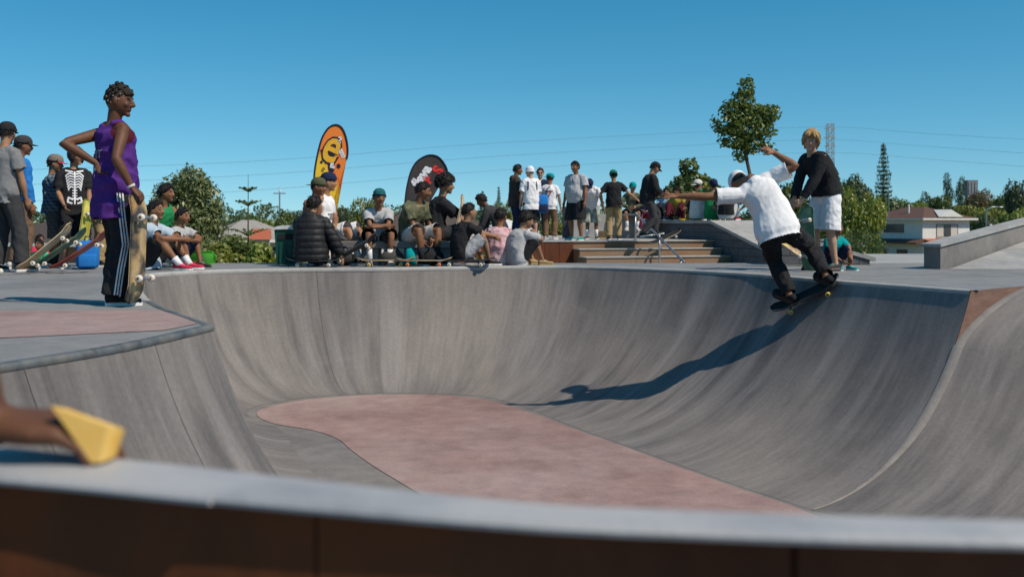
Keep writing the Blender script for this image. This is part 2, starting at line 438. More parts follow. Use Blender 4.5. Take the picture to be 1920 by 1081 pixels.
sheet('pink_band', [(-6.5, 6.95), (-3.47, 6.87), (-2.42, 6.93), (-2.22, 6.62), (-1.86, 6.0), (-1.93, 5.62), (-2.25, 5.45), (-2.64, 5.25), (-6.5, 4.5)], 0.004, M_PINK, deck)
# coping strips on the lip
def lip_strip(name, pts, w, h, drop, material, parent, inset=0.012):
    """rounded bar that caps the lip: top proud of the deck, nose proud of the wall"""
    n = len(pts); vs, fs = [], []
    for i, p in enumerate(pts):
        t = (pts[min(n-1, i+1)]-pts[max(0, i-1)]).normalized(); nrm = Vector((t.y, -t.x, 0))   # points into the bowl
        prof = [(inset, -drop), (inset+0.006, -drop*0.5), (inset, h*0.3), (inset-0.012, h), (-w+0.01, h), (-w, -0.02)]
        vs += [p+nrm*a+Vector((0, 0, b)) for a, b in prof]
    m = 6
    fs = [(i*m+k, i*m+k+1, (i+1)*m+k+1, (i+1)*m+k) for i in range(n-1) for k in range(m-1)]
    return put(name, mesh(name, vs, fs, True), material, parent)
lip_strip('coping', g1[3], 0.040, 0.008, 0.028, M_EDGE, deck)['label'] = 'blue grey steel coping on the near left edge'
lip_strip('coping', g2[3][:8], 0.05, 0.006, 0.03, M_EDGE, deck)
lip_strip('coping', g2[3][7:], 0.10, 0.006, 0.045, M_PALE, deck)['label'] = 'pale concrete coping along the far lip'

# saw-cut joints in the deck as thin recess-coloured strips on the sheet
M_JOINT = mat('joint_sealant', (0.07, 0.072, 0.075), None, 6, 0.9)
for (a, b) in [((-4.2, 12.0), (-9, 13.6)), ((-3.75, 10.3), (-9, 11.2)), ((-2.63, 7.45), (-9, 8.6)), ((3.34, 10.4), (8, 12.3)), ((2.3, 12.6), (3.6, 15)), ((-2.9, 13.15), (-3.3, 15)), ((0.3, 13.95), (0.35, 15))]:
    a = Vector((a[0], a[1], 0)); b = Vector((b[0], b[1], 0)); t = (b-a).normalized(); a = a+t*0.14; s_ = Vector((-t.y, t.x, 0))*0.006
    MB().add([a-s_+Vector((0, 0, .004)), b-s_+Vector((0, 0, .004)), b+s_+Vector((0, 0, .004)), a+s_+Vector((0, 0, .004))], [(0, 1, 2, 3)]).build('deck_joint', M_JOINT, deck)

# ================================================================== lower paving where one stands to look in
tag(MB().box((-9, -10, -1.35), (9, 0.70, -1.05)).build('paving', M_WALLC), 'grey paving on the near side of the parapet', 'paving', kind='structure')

# ================================================================== curved parapet in front
par = thing('parapet_wall', 'low curved parapet of rusted steel panels under a pale grey cap', 'parapet', (0, 0.85, -1.05))
tag(par, kind='structure')
near_e = catmull([(-2.4, 1.56), (-1.6, 1.33), (-1.0, 1.14), (-0.512, 1.010), (-0.276, 0.934), (-0.050, 0.868), (0.105, 0.836), (0.406, 0.804), (0.94, 0.78), (1.6, 0.785), (2.4, 0.83)], 8)
far_e = catmull([(-2.35, 1.68), (-1.56, 1.46), (-0.96, 1.275), (-0.436, 1.085), (-0.215, 0.998), (0.0, 0.914), (0.125, 0.890), (0.41, 0.858), (0.91, 0.832), (1.6, 0.845), (2.4, 0.915)], 8)
near_e = [Vector((p[0], p[1], 0)) for p in near_e]; far_e = [Vector((p[0], p[1], 0)) for p in far_e]
P0 = Vector(par.location)
def sweep2(a, b, prof):
    """prof: (fraction from near to far edge, extra metres, z)"""
    n = len(a); m = len(prof); vs = []
    for p, q in zip(a, b):
        d = (q-p).normalized()
        for f, e, z in prof: w = p.lerp(q, f)+d*e; vs.append(Vector((w.x, w.y, z))-P0)
    fs = [(i*m+k, (i+1)*m+k, (i+1)*m+(k+1) % m, i*m+(k+1) % m) for i in range(n-1) for k in range(m)]
    return vs, fs+[tuple(range(m)), tuple((n-1)*m+k for k in range(m-1, -1, -1))]
cut = min(range(len(near_e)), key=lambda i: abs(near_e[i].x+0.275))
for a_, b_, dn in ((near_e[:cut+1], far_e[:cut+1], 0.004), (near_e[cut:], far_e[cut:], 0.0)):
    v_, f_ = sweep2(a_, b_, [(0, -dn, 0.3400), (0, -.001-dn, 0.3440), (0, .003-dn, 0.3490), (1, -.005, 0.350), (1, 0, 0.3475), (1, 0, 0.3400)])
    put('cap', mesh('cap', v_, f_, False), M_CAP, par)
v_, f_ = sweep2(near_e, far_e, [(0, .03, -1.05), (0, .03, 0.338), (1, -.026, 0.338), (1, -.026, -1.05)]); put('core', mesh('core', v_, f_), M_RUST, par)
acc = 0; st_ = 0; PW = 0.42
for i in range(1, len(near_e)):
    acc += (near_e[i]-near_e[i-1]).length
    if acc >= PW or i == len(near_e)-1:
        A_ = [q.copy() for q in near_e[st_:i+1]]; B_ = [q.copy() for q in far_e[st_:i+1]]
        A_[-1] = A_[-1]-(A_[-1]-A_[-2]).normalized()*0.005; B_[-1] = B_[-1]-(B_[-1]-B_[-2]).normalized()*0.005
        v_, f_ = sweep2(A_, B_, [(0, .016, -1.05), (0, .016, 0.3395), (1, -.012, 0.3395), (1, -.012, -1.05)])
        put('steel_panel', mesh('steel_panel', v_, f_), M_RUST, par)
        acc = 0; st_ = i

# ================================================================== plaza, raised platform, steps, hubba
tag(MB().box((-1.6, 15.02, -1.4), (14, 34, -0.45)).build('plaza', M_PALE), 'lower concrete plaza behind the bowl', 'plaza', kind='structure')
ANG = R(17)
stairs = thing('stair_platform', 'raised concrete platform with four wide rust coloured timber steps', 'steps', (1.33, 22.0, -0.45), ANG)
stairs['kind'] = 'structure'
PH = 0.65; NR = 4; RH = PH/NR; TD = 0.40; SW = 3.4
MB().box((-2.6, 0.03, 0.0), (SW+3.0, 9.0, PH-0.023)).build('platform_core', M_WALLC, stairs)
MB().box((-2.64, -0.03, PH-0.022), (SW+3.0, 9.0, PH), bev=0.006).build('platform_slab', M_PALE, stairs)
for i in range(NR-1):
    z = RH*(NR-1-i); y0 = -TD*(i+1)
    MB().box((0.0, y0+0.03, 0.0), (SW, y0+TD+0.03, z-0.023)).build('step_core', M_RUSTB, stairs)
    MB().box((-0.02, y0-0.015, z-0.022), (SW, y0+TD+0.028, z), bev=0.004).build('tread', M_PALE, stairs)
for i in range(NR):                                   # riser boards, three to a step
    y0 = -TD*i
    for k in range(3):
        MB().box((SW*k/3+0.003, y0-0.004+0.012, RH*(NR-1-i)+0.002), (SW*(k+1)/3-0.003, y0+0.031, RH*(NR-i)-0.024)).build('riser_board', M_RUSTB, stairs)
for k in range(8):                                    # rusted cladding of the platform front, left of the steps
    MB().box((-2.6+k*0.325+0.004, -0.012, 0.0), (-2.6+(k+1)*0.325-0.004, 0.028, PH-0.024)).build('cladding_panel', M_RUST, stairs)

hub = thing('hubba_ledge', 'dark block walled ledge sloping down beside the steps', 'ledge', (1.33, 22.0, -0.45), ANG)
hub['kind'] = 'structure'
HX0, HX1 = SW+0.01, SW+1.05
HZ = 1.10; HY_B, HY_K, HY_E = 3.2, 0.15, -3.1; HZ_E = 0.30
htop = lambda y: HZ if y >= HY_K else HZ+(HZ_E-HZ)*(HY_K-y)/(HY_K-HY_E)
core = MB(); T = 0.07
pl = [(HY_E, 0), (HY_B, 0), (HY_B, HZ-T), (HY_K, HZ-T), (HY_E, HZ_E-T)]
vs = [(HX0+0.03, y, z) for y, z in pl]+[(HX1-0.03, y, z) for y, z in pl]
n5 = 5
core.add(vs, [tuple(range(4, -1, -1)), tuple(range(5, 10))]+[(i, (i+1) % 5, (i+1) % 5+5, i+5) for i in range(5)])
core.build('wall_core', M_MORTAR, hub)
for (ya, yb) in ((HY_K, HY_B), (HY_E-0.05, HY_K)):
    za, zb = htop(ya), htop(yb)
    vs = [(HX0-0.03, ya, za-T), (HX1+0.03, ya, za-T), (HX1+0.03, yb, zb-T), (HX0-0.03, yb, zb-T), (HX0-0.03, ya, za), (HX1+0.03, ya, za), (HX1+0.03, yb, zb), (HX0-0.03, yb, zb)]
    MB().add(vs, [(0,3,2,1),(4,5,6,7),(0,1,5,4),(1,2,6,5),(2,3,7,6),(3,0,4,7)]).build('coping_slab', M_PALE, hub)
CH, BL = 0.165, 0.40
for side, (xa, xb) in enumerate(((HX0, HX0+0.035), (HX1-0.035, HX1))):
    for r_ in range(7):
        z0, z1 = r_*CH+0.004, (r_+1)*CH-0.004
        y = HY_E-(BL/2 if r_ % 2 else 0)
        while y < HY_B:
            ya, yb = max(y+0.004, HY_E), min(y+BL-0.004, HY_B); y += BL
            if yb-ya < 0.03: continue
            ta, tb = min(z1, htop(ya)-T-0.004), min(z1, htop(yb)-T-0.004)
            if max(ta, tb) < z0+0.02: continue
            ta, tb = max(ta, z0+0.001), max(tb, z0+0.001)
            j = rng.uniform(-0.004, 0.004); x0, x1 = (xa+j, xb) if side == 0 else (xa, xb+j)
            MB().add([(x0,ya,z0),(x1,ya,z0),(x1,yb,z0),(x0,yb,z0),(x0,ya,ta),(x1,ya,ta),(x1,yb,tb),(x0,yb,tb)],
                     [(0,3,2,1),(4,5,6,7),(0,1,5,4),(1,2,6,5),(2,3,7,6),(3,0,4,7)]).build('block', M_BLOCK, hub)

rail = thing('handrail', 'round galvanised steel handrail running down the middle of the steps', 'handrail', (1.33, 22.0, -0.45), ANG)
RX = 1.60
rp = [(RX, 1.0, PH+0.58), (RX, 0.25, PH+0.58), (RX, 0.16, PH+0.55), (RX, -1.95, 0.32), (RX, -2.05, 0.28)]
MB().tube(catmull(rp, 5), 0.024, 10).build('rail', M_STEEL, rail, True)
for y, z0, z1 in ((0.30, PH, PH+0.58), (-0.95, RH*1, 0.80), (-1.95, 0.0, 0.32)):
    MB().tube([(RX, y, z0), (RX, y, z1)], 0.020, 10).build('post', M_STEEL, rail, True)
    MB().lathe([(0.06, 0), (0.06, 0.012), (0.028, 0.014)], 12, Matrix.Translation((RX, y, z0))).build('base_plate', M_STEEL, rail)

# concrete seat wall on the platform, far side
sw_ = tag(MB().box((-0.9, -0.2, 0), (1.3, 0.2, 0.62), bev=0.012).build('seat_wall', M_PALE, loc=(2.42, 26.0, 0.2), rot=(0, 0, R(8))), 'pale concrete seat wall at the back of the platform', 'wall')
# concrete bench on the far deck
bench = thing('concrete_bench', 'long low grey concrete bench on the far deck', 'bench', (-2.0, 14.42, 0))
MB().box((-0.92, -0.24, 0.24), (1.25, 0.24, 0.34), bev=0.012).build('seat', M_WALLC, bench)
for x in (-0.75, 0.0, 0.6, 1.05):
    MB().box((x-0.12, -0.19, 0.0), (x+0.12, 0.19, 0.239), bev=0.008).build('leg', M_WALLC, bench)

# small grey bank ledge behind the blond skater, block faced
bk = thing('bank_ledge', 'small sloping grey ledge with dark block front behind the bowl', 'ledge', (4.05, 14.35, 0))
bk['kind'] = 'structure'
pl = [(-0.25, 0.002), (1.02, 0.002), (1.02, 0.07), (0.30, 0.27), (-0.25, 0.40)]
MB().prism([(x, z) for x, z in pl], 0.03, 0.5).build('core', M_MORTAR, bk)
tp = [(-0.27, 0.402), (0.30, 0.272), (1.10, 0.05), (1.10, 0.105), (0.30, 0.327), (-0.27, 0.457)]
MB().prism(tp, -0.02, 0.54).build('coping_slab', M_PALE, bk)
for r_ in range(3):
    z0, z1 = r_*0.13+0.006, (r_+1)*0.13-0.002
    x = -0.25-(0.14 if r_ % 2 else 0)
    tz = lambda q: (0.40-(q+0.25)*0.13/0.55 if q < 0.3 else 0.27-(q-0.3)*0.2/0.72)-0.004
    while x < 1.02:
        xa, xb = max(x+0.003, -0.25), min(x+0.277, 1.02); x += 0.28
        ta, tb = min(z1, tz(xa)), min(z1, tz(xb))
        if xb-xa < 0.03 or ta < z0+0.02 or tb < z0+0.005: continue
        MB().prism([(xa, z0), (xb, z0), (xb, tb), (xa, ta)], 0.0, 0.029).build('block', M_BLOCK, bk)

# big bank on the right with its parapet
bank = thing('bank_ramp', 'pale concrete bank rising on the right beside a sloping wall', 'ramp', (5.5, 13.0, 0))
bank['kind'] = 'structure'
W0, W1 = Vector((0, 0, 0)), Vector((3.45, 3.0, 0))
MB().add([(0.12, 0.0, 0.004), (8.5, -0.6, 0.004), (8.5, 3.0, 0.70), (3.45, 3.0, 0.62)], [(0, 1, 2, 3)]).build('bank_face', M_PALE, bank)
nrm = Vector((-3.0, 3.45, 0)).normalized()*0.22
def wallpt(t, side, z): q = W0.lerp(W1, t)+nrm*side; return (q.x, q.y, z)
vs = [wallpt(0,0,0), wallpt(1,0,0), wallpt(1,1,0), wallpt(0,1,0), wallpt(0,0,.285), wallpt(1,0,.80), wallpt(1,1,.80), wallpt(0,1,.285)]
MB().add(vs, [(0,3,2,1),(4,5,6,7),(0,1,5,4),(1,2,6,5),(2,3,7,6),(3,0,4,7)]).build('side_wall', M_WALLC, bank)
vs = [wallpt(-.01,-.12,.286), wallpt(1,-.12,.801), wallpt(1,1.1,.801), wallpt(-.01,1.1,.286), wallpt(-.01,-.12,.325), wallpt(1,-.12,.84), wallpt(1,1.1,.84), wallpt(-.01,1.1,.325)]
MB().add(vs, [(0,3,2,1),(4,5,6,7),(0,1,5,4),(1,2,6,5),(2,3,7,6),(3,0,4,7)]).build('wall_cap', M_PALE, bank)
# ================================================================== figures
SKIN = {}
def skin(key, c):
    m = mat('skin_'+key, c, tuple(x*0.70 for x in c), 9, 0.58, 0.04, bscale=120, spec=0.3)
    n = m.node_tree.nodes['Principled BSDF']; n.inputs['Subsurface Weight'].default_value = 0.08; n.inputs['Subsurface Scale'].default_value = 0.01
    SKIN[key] = m; return m
skin('dark', (0.135, 0.058, 0.030)); skin('brown', (0.25, 0.115, 0.06)); skin('tan', (0.36, 0.185, 0.105)); skin('fair', (0.52, 0.30, 0.20))
M_EYE = mat('eye_white', (0.7, 0.68, 0.64), None, 8, 0.3); M_IRIS = mat('iris', (0.02, 0.013, 0.01), None, 8, 0.2)
M_BROW = mat('brow_hair', (0.02, 0.014, 0.01), None, 30, 0.7)
M_LIP = {k: mat('lip_'+k, c, None, 20, 0.45) for k, c in dict(dark=(0.13, 0.045, 0.035), brown=(0.20, 0.075, 0.055), tan=(0.30, 0.11, 0.09), fair=(0.42, 0.17, 0.14)).items()}

def cloth(name, c1, c2=None, scale=30, bump=0.25, rough=0.9):
    return mat('cloth_'+name, c1, c2 or tuple(x*0.86 for x in c1), scale, rough, bump*.5, bscale=220, spec=0.15)

def ik(a, b, l1, l2, hint):
    d = b-a; L = d.length
    if L > (l1+l2)*0.995: b = a+d*((l1+l2)*0.995/L); d = b-a; L = d.length
    L = max(L, abs(l1-l2)+0.01)
    x = (l1*l1-l2*l2+L*L)/(2*L); h = math.sqrt(max(0, l1*l1-x*x))
    u = d.normalized(); w = hint-u*hint.dot(u)
    w = w.normalized() if w.length > 1e-6 else u.orthogonal().normalized()
    return a+u*x+w*h, b

def rotm(yaw=0, pitch=0, roll=0):
    """yaw about z, pitch > 0 leans forward (+y), roll > 0 leans to the right (+x)"""
    return (Matrix.Rotation(R(yaw), 3, 'Z') @ Matrix.Rotation(R(-pitch), 3, 'X') @ Matrix.Rotation(R(roll), 3, 'Y'))

TORSO = [(-0.115, .132, .100), (-0.05, .163, .116), (0.02, .166, .116), (0.10, .148, .103), (0.18, .138, .098), (0.28, .152, .110), (0.36, .163, .114), (0.42, .150, .100), (0.465, .105, .078), (0.50, .062, .060)]

class Rig:
    """joints of one figure in metres, local frame x right, y forward, z up, feet on z = 0"""
    def __init__(s, k, p, inv=None):
        V = lambda q: Vector(q)*k
        W = lambda key, default: (inv @ Vector(p[key+'_w'])) if key+'_w' in p else V(p.get(key, default))
        s.k = k
        s.P = W('pel', (0, 0, .97))
        s.Mp = rotm(p.get('pyaw', 0), p.get('ppitch', p.get('lean', 0)*0.5), p.get('proll', p.get('side', 0)*0.5))
        s.Mc = rotm(p.get('twist', 0), p.get('lean', 0), p.get('side', 0))
        up = ((s.Mp @ Vector((0, 0, 1)))+(s.Mc @ Vector((0, 0, 1)))).normalized()
        s.mid = s.P+s.Mp @ Vector((0, 0, .20))*k
        s.N = s.mid+s.Mc @ Vector((0, 0, .29))*k
        s.Mh = rotm(*p.get('head', (0, 0, 0)))
        nk = (s.Mc @ Vector((0, 0.15, 1))+s.Mh @ Vector((0, 0, 1))).normalized()
        s.hk = p.get('headk', 1.0)*1.06
        s.H = s.N+nk*(.075*k)+s.Mh @ Vector((0, .025, .105))*k*s.hk
        s.neck = nk
        if 'hoff' in p: s.H = s.H+Vector(p['hoff'])*k
        br = p.get('broad', 1.0); s.broad = br
        s.sh = {}; s.el = {}; s.wr = {}; s.hd = {}; s.hip = {}; s.kn = {}; s.an = {}; s.ft = {}
        for c, sg in (('r', 1), ('l', -1)):
            shrug = p.get(c+'shrug', 0)
            s.sh[c] = s.N+s.Mc @ Vector((sg*.172*br, p.get(c+'shy', 0), -.055+shrug))*k
            tgt = W(c+'h', (sg*.26, .06, .83))
            hint = Vector(p.get(c+'e', (sg*0.7, -1, -0.2)))
            if (c+'e_w') in p: s.el[c] = inv @ Vector(p[c+'e_w']); e0 = s.el[c]; s.wr[c] = tgt
            else: s.el[c], s.wr[c] = ik(s.sh[c], tgt, .295*k, .255*k, hint)
            fa = (s.wr[c]-s.el[c]).normalized()
            s.hd[c] = Vector(p[c+'hd']).normalized() if c+'hd' in p else fa
            s.hip[c] = s.P+s.Mp @ Vector((sg*.092, 0, -.05))*k
            ft = W(c+'f', (sg*.11, 0, .085))
            kh = Vector(p.get(c+'k', (sg*.15, 1, .1)))
            s.kn[c], s.an[c] = ik(s.hip[c], ft, .43*k, .41*k, kh)
            s.ft[c] = rotm(*p.get(c+'foot', (-sg*12, 0, 0)))

def tube_r(mb, pts, rad, n=12, flat=1.0, up=None): mb.tube(pts, rad, n, True, flat, up)

def ring_loft(mb, rings, n=20):
    """rings: (centre, xaxis, yaxis, a, b)"""
    vs, fs = [], []
    for c, xa, ya, a, b in rings:
        for i in range(n):
            t = 2*math.pi*i/n; ct, st = math.cos(t), math.sin(t)
            e = 0.86                                  # slightly boxy section
            vs.append(c+xa*(a*math.copysign(abs(ct)**e, ct))+ya*(b*math.copysign(abs(st)**e, st)))
    m = len(rings)
    for j in range(m-1):
        for i in range(n):
            q = (i+1) % n; fs.append((j*n+i, j*n+q, (j+1)*n+q, (j+1)*n+i))
    fs += [tuple(range(n-1, -1, -1)), tuple((m-1)*n+i for i in range(n))]
    mb.add(vs, fs)

def torso_frames(r, s):
    k = r.k
    if s <= .20:
        t = max(0, min(1, (s+.02)/.22)); q = r.Mp.to_quaternion().slerp(r.Mc.to_quaternion(), t*0.5)
        c = r.P+r.Mp @ Vector((0, 0, s))*k
    else:
        t = min(1, (s-.20)/.12); q = r.Mp.to_quaternion().slerp(r.Mc.to_quaternion(), 0.5+0.5*t)
        c = r.mid+r.Mc @ Vector((0, 0, s-.20))*k
    M = q.to_matrix()
    return c, M @ Vector((1, 0, 0)), M @ Vector((0, 1, 0))

def torso(mb, r, grow=0, lo=-.12, hi=.51, widen=None, belly=0):
    rings = []
    for s, a, b in TORSO:
        if s < lo-1e-6 or s > hi+1e-6: continue
        c, xa, ya = torso_frames(r, s)
        br = 1+(r.broad-1)*(1 if s < .40 else .6)
        bl = belly*math.exp(-((s-.12)/.12)**2)
        rings.append((c+ya*(bl*0.6*r.k), xa, ya, (a*br+grow+bl*0.35)*r.k, (b*br+grow+bl)*r.k))
    ring_loft(mb, rings)

FING = [(-.030, .082, .0078), (-.010, .094, .0082), (.011, .088, .0080), (.030, .070, .0070)]
def hand(mb, r, c, curl=0.35, palm=None, spread=1.0):
    """palm + five fingers; palm = direction the palm faces"""
    sg = 1 if c == 'r' else -1
    k = r.k*1.0; w = r.wr[c]; d = r.hd[c]
    pn = Vector(palm) if palm is not None else Vector((-sg, 0.25, 0))
    pn = pn-d*pn.dot(d); pn = pn.normalized() if pn.length > 1e-4 else d.orthogonal().normalized()
    sx = d.cross(pn)*(1)                               # across the palm
    thumb_side = sx if sg > 0 else -sx                 # thumb leaves this edge
    c1, c2 = w+d*.02*k, w+d*.085*k
    ring_loft(mb, [(w-d*.01*k, sx, pn, .024*k, .019*k), (w+d*.025*k, sx, pn, .033*k, .017*k), (w+d*.06*k, sx, pn, .041*k, .016*k), (w+d*.092*k, sx, pn, .040*k, .013*k)], 12)
    for off, ln, rad in FING:
        b = w+d*.085*k-thumb_side*off*k*spread
        a1, a2, a3 = curl*0.8, curl*1.9, curl*2.8
        p = [b]
        for a, f in ((a1, .45), (a2, .32), (a3, .25)):
            dr = (d*math.cos(a)+pn*math.sin(a)-thumb_side*off*3*(spread-0.6)).normalized()
            p.append(p[-1]+dr*(ln*f*k))
        mb.tube(p, [rad*1.08*k, rad*k, rad*.93*k, rad*.72*k], 8)
    b = w+d*.025*k+thumb_side*.026*k
    t1 = (thumb_side*0.75+d*0.75+pn*0.35).normalized(); t2 = (d*0.95+thumb_side*0.25+pn*(0.35+curl*0.5)).normalized()
    mb.tube([b-t1*.012*k, b+t1*.036*k, b+t1*.036*k+t2*.030*k, b+t1*.036*k+t2*.054*k], [.0125*k, .0105*k, .0095*k, .007*k], 8)

def head_geo(mb, r):
    M = (r.Mh.to_4x4()); M.translation = r.H; k = r.k*r.hk
    vs, fs = [], []; nu, nv = 26, 18
    for j in range(nv+1):
        t = math.pi*j/nv
        for i in range(nu):
            a = 2*math.pi*i/nu
            x, y, z = math.sin(t)*math.cos(a), math.sin(t)*math.sin(a), math.cos(t)
            X, Y, Z = x*.076, y*.097, z*.117
            if z < 0:
                q = -z
                X *= 1-.26*q*q
                Y = Y*(1-.22*q*q) if y < 0 else Y*(1-.10*q*q)
                if y < 0: Z *= 1-.18*q*(-y)
                else: Y += .012*q*max(0, y)
            else:
                Y -= .010*z*max(0, y)
            if y > 0.5: Y = Y*(1-.06*(y-.5))           # flatter face
            vs.append(M @ (Vector((X, Y, Z))*k))
    for j in range(nv):
        for i in range(nu):
            q = (i+1) % nu; fs.append((j*nu+i, (j+1)*nu+i, (j+1)*nu+q, j*nu+q))
    mb.add(vs, fs)
    T = lambda x, y, z: M @ (Vector((x, y, z))*k)
    mb.tube([T(0, .088, .022), T(0, .100, .0), T(0, .112, -.024), T(0, .098, -.036)], [.008*k, .011*k, .0155*k, .009*k], 10)     # nose
    mb.ball(T(.012, .098, -.027), .0095*k, 8, 6); mb.ball(T(-.012, .098, -.027), .0095*k, 8, 6)
    mb.ball(T(0, .083, -.060), (.021*k, .013*k, .010*k), 10, 7, r.Mh); mb.ball(T(0, .072, -.094), (.024*k, .020*k, .018*k), 10, 7, r.Mh)
    for sg in (-1, 1):
        mb.ball(T(sg*.034, .080, .030), (.022*k, .010*k, .009*k), 10, 6, r.Mh)                                                  # brow ridge
        mb.ball(T(sg*.040, .066, -.022), (.022*k, .020*k, .020*k), 10, 6, r.Mh)                                                 # cheek
        mb.ball(T(sg*.080, -.004, -.004), (.009*k, .019*k, .031*k), 10, 8, r.Mh @ Matrix.Rotation(R(-12*sg), 3, 'Z'))            # ear
    # neck
    mb.tube([r.N-r.neck*.04*r.k, r.N+r.neck*.03*r.k, r.H+r.Mh @ Vector((0, -.018, -.06))*k], [.064*r.k, .055*r.k, .055*k], 14)

def body_geo(r, p):
    mb = MB(); k = r.k
    torso(mb, r, belly=p.get('belly', 0)); head_geo(mb, r)
    fat = p.get('fat', 1.0)
    for c, sg in (('r', 1), ('l', -1)):
        a, e, w = r.sh[c], r.el[c], r.wr[c]
        mb.tube([r.N-r.Mc @ Vector((0, .0, .05))*k, a.lerp(r.N, .35)-r.Mc @ Vector((0, 0, .012))*k, a], [.06*k, .060*k, .056*k], 12)
        f = fat*k
        mb.tube([a-(e-a)*.06, a.lerp(e, .22), a.lerp(e, .55), a.lerp(e, .9), e, e.lerp(w, .18), e.lerp(w, .38), e.lerp(w, .75), w, w+r.hd[c]*.02*k],
                [.048*f, .053*f, .047*f, .039*f, .038*f, .042*f, .041*f, .030*f, .0255*f, .024*f], 12)
        hand(mb, r, c, p.get(c+'curl', 0.35), p.get(c+'palm'), p.get(c+'spread', 1.0))
        h, n, a = r.hip[c], r.kn[c], r.an[c]
        mb.tube([h+(h-n)*.10, h.lerp(n, .12), h.lerp(n, .45), h.lerp(n, .85), n, n.lerp(a, .14), n.lerp(a, .34), n.lerp(a, .70), n.lerp(a, .93), a-Vector((0, 0, .02))*k],
                [.075*f, .086*f, .074*f, .056*f, .053*f, .054*f, .056*f, .038*f, .034*f, .036*f], 14)
        F = r.ft[c]; fy = F @ Vector((0, 1, 0)); fx = F @ Vector((1, 0, 0)); fz = F @ Vector((0, 0, 1))
        base = a-fz*.080*k
        ring_loft(mb, [(base+fy*o*k+fz*h_*k, fx, fz, w_*k, h_*k) for o, w_, h_ in ((-.062, .020, .026), (-.045, .030, .034), (0, .031, .042), (.05, .036, .034), (.10, .044, .022), (.15, .046, .014), (.178, .034, .010))], 12)
        if p.get('bare'):
            for q, (ox, ln) in enumerate(((-.032, .03), (-.014, .026), (.002, .023), (.017, .02), (.031, .016))):
                b = base+fy*.165*k+fx*(ox*sg)*k+fz*.012*k
                mb.tube([b, b+fy*ln*k], [.0125*k if q == 0 else .009*k, .008*k], 8)
    return mb

def top_geo(r, p, o):
    """shirt, jersey, hoodie ... one closed garment"""
    mb = MB(); k = r.k; g = o.get('grow', .022); hem = o.get('hem', .14); flare = o.get('flare', .012); sl = o.get('sleeve', .62)
    br0 = r.broad; belly = p.get('belly', 0)
    rings = []
    lo = -hem
    ss = [lo]+[s for s in (-.16, -.10, -.05, .02, .10, .18, .28, .36, .42, .462, .488) if s > lo+.02]
    for s in ss:
        tb = TORSO; a = b = None
        if s <= tb[0][0]: a, b = .160, .116
        else:
            for (s0, a0, b0), (s1, a1, b1) in zip(tb, tb[1:]):
                if s0 <= s <= s1: t = (s-s0)/(s1-s0); a, b = a0+(a1-a0)*t, b0+(b1-b0)*t
        c, xa, ya = torso_frames(r, s)
        br = 1+(r.broad-1)*(1 if s < .40 else .6); bl = belly*math.exp(-((s-.12)/.14)**2)
        loose = g+flare*max(0, min(1, (.25-s)/.3))
        if .05 < s < .30 and o.get('straight', True): a, b = max(a, .154), max(b, .110)
        if s > .44: loose *= .75
        drop = Vector((0, 0, 0))
        rings.append((c+ya*(bl*.6*k), xa, ya, (a*br+loose+bl*.35)*k, (b*br+loose+bl)*k))
    ring_loft(mb, rings, 24)
    for c in 'rl':
        a, e, w = r.sh[c], r.el[c], r.wr[c]
        if sl <= 0:
            if o.get('strap', True):
                mb.tube([r.N-r.Mc @ Vector((0, 0, .06))*k, a.lerp(r.N, .52)-r.Mc @ Vector((0, 0, .012))*k, a.lerp(r.N, .22)-r.Mc @ Vector((0, 0, .045))*k], [.075*k, .072*k, .070*k], 14)
            continue
        f = p.get('fat', 1.0)*k; q = o.get('sr', .018)*k
        mb.tube([r.N-r.Mc @ Vector((0, 0, .055))*k, a.lerp(r.N, .4)-r.Mc @ Vector((0, 0, .012))*k, a], [.078*k, .074*k, .068*k], 14)
        if sl <= 1.0:
            mb.tube([a-(e-a)*.08, a.lerp(e, .2), a.lerp(e, sl*.6), a.lerp(e, sl)], [.056*f+q*.6, .058*f+q, .056*f+q*1.25, .055*f+q*1.5], 14)
        else:
            t = sl-1
            pts = [a-(e-a)*.08, a.lerp(e, .22), a.lerp(e, .6), a.lerp(e, .93), e, e.lerp(w, .15), e.lerp(w, .5*t), e.lerp(w, t)]
            mb.tube(pts, [.054*f+q*.5, .058*f+q, .052*f+q, .046*f+q, .046*f+q, .047*f+q, .042*f+q, .034*f+q*.7], 14)
    if o.get('collar'):
        mb.tube([r.N-r.neck*.05*k, r.N+r.neck*.012*k], [.082*k, .074*k], 16)
    if o.get('hood'):
        b = r.Mc @ Vector((0, -1, 0))
        mb.ball(r.N+b*.075*k-r.Mc @ Vector((0, 0, .03))*k, (.125*k, .075*k, .085*k), 14, 9, r.Mc)
        mb.tube([r.N-r.neck*.05*k, r.N+r.neck*.025*k], [.095*k, .082*k], 16)
    mb.open = [(rings[0][0], -(rings[1][0]-rings[0][0]).normalized(), max(rings[0][3], rings[0][4]))]
    for c in 'rl':
        a, e, w = r.sh[c], r.el[c], r.wr[c]
        if 0 < sl <= 1: mb.open.append((a.lerp(e, sl), (e-a).normalized(), .09*k))
        elif sl > 1: mb.open.append((e.lerp(w, sl-1), (w-e).normalized(), .05*k))
    return mb

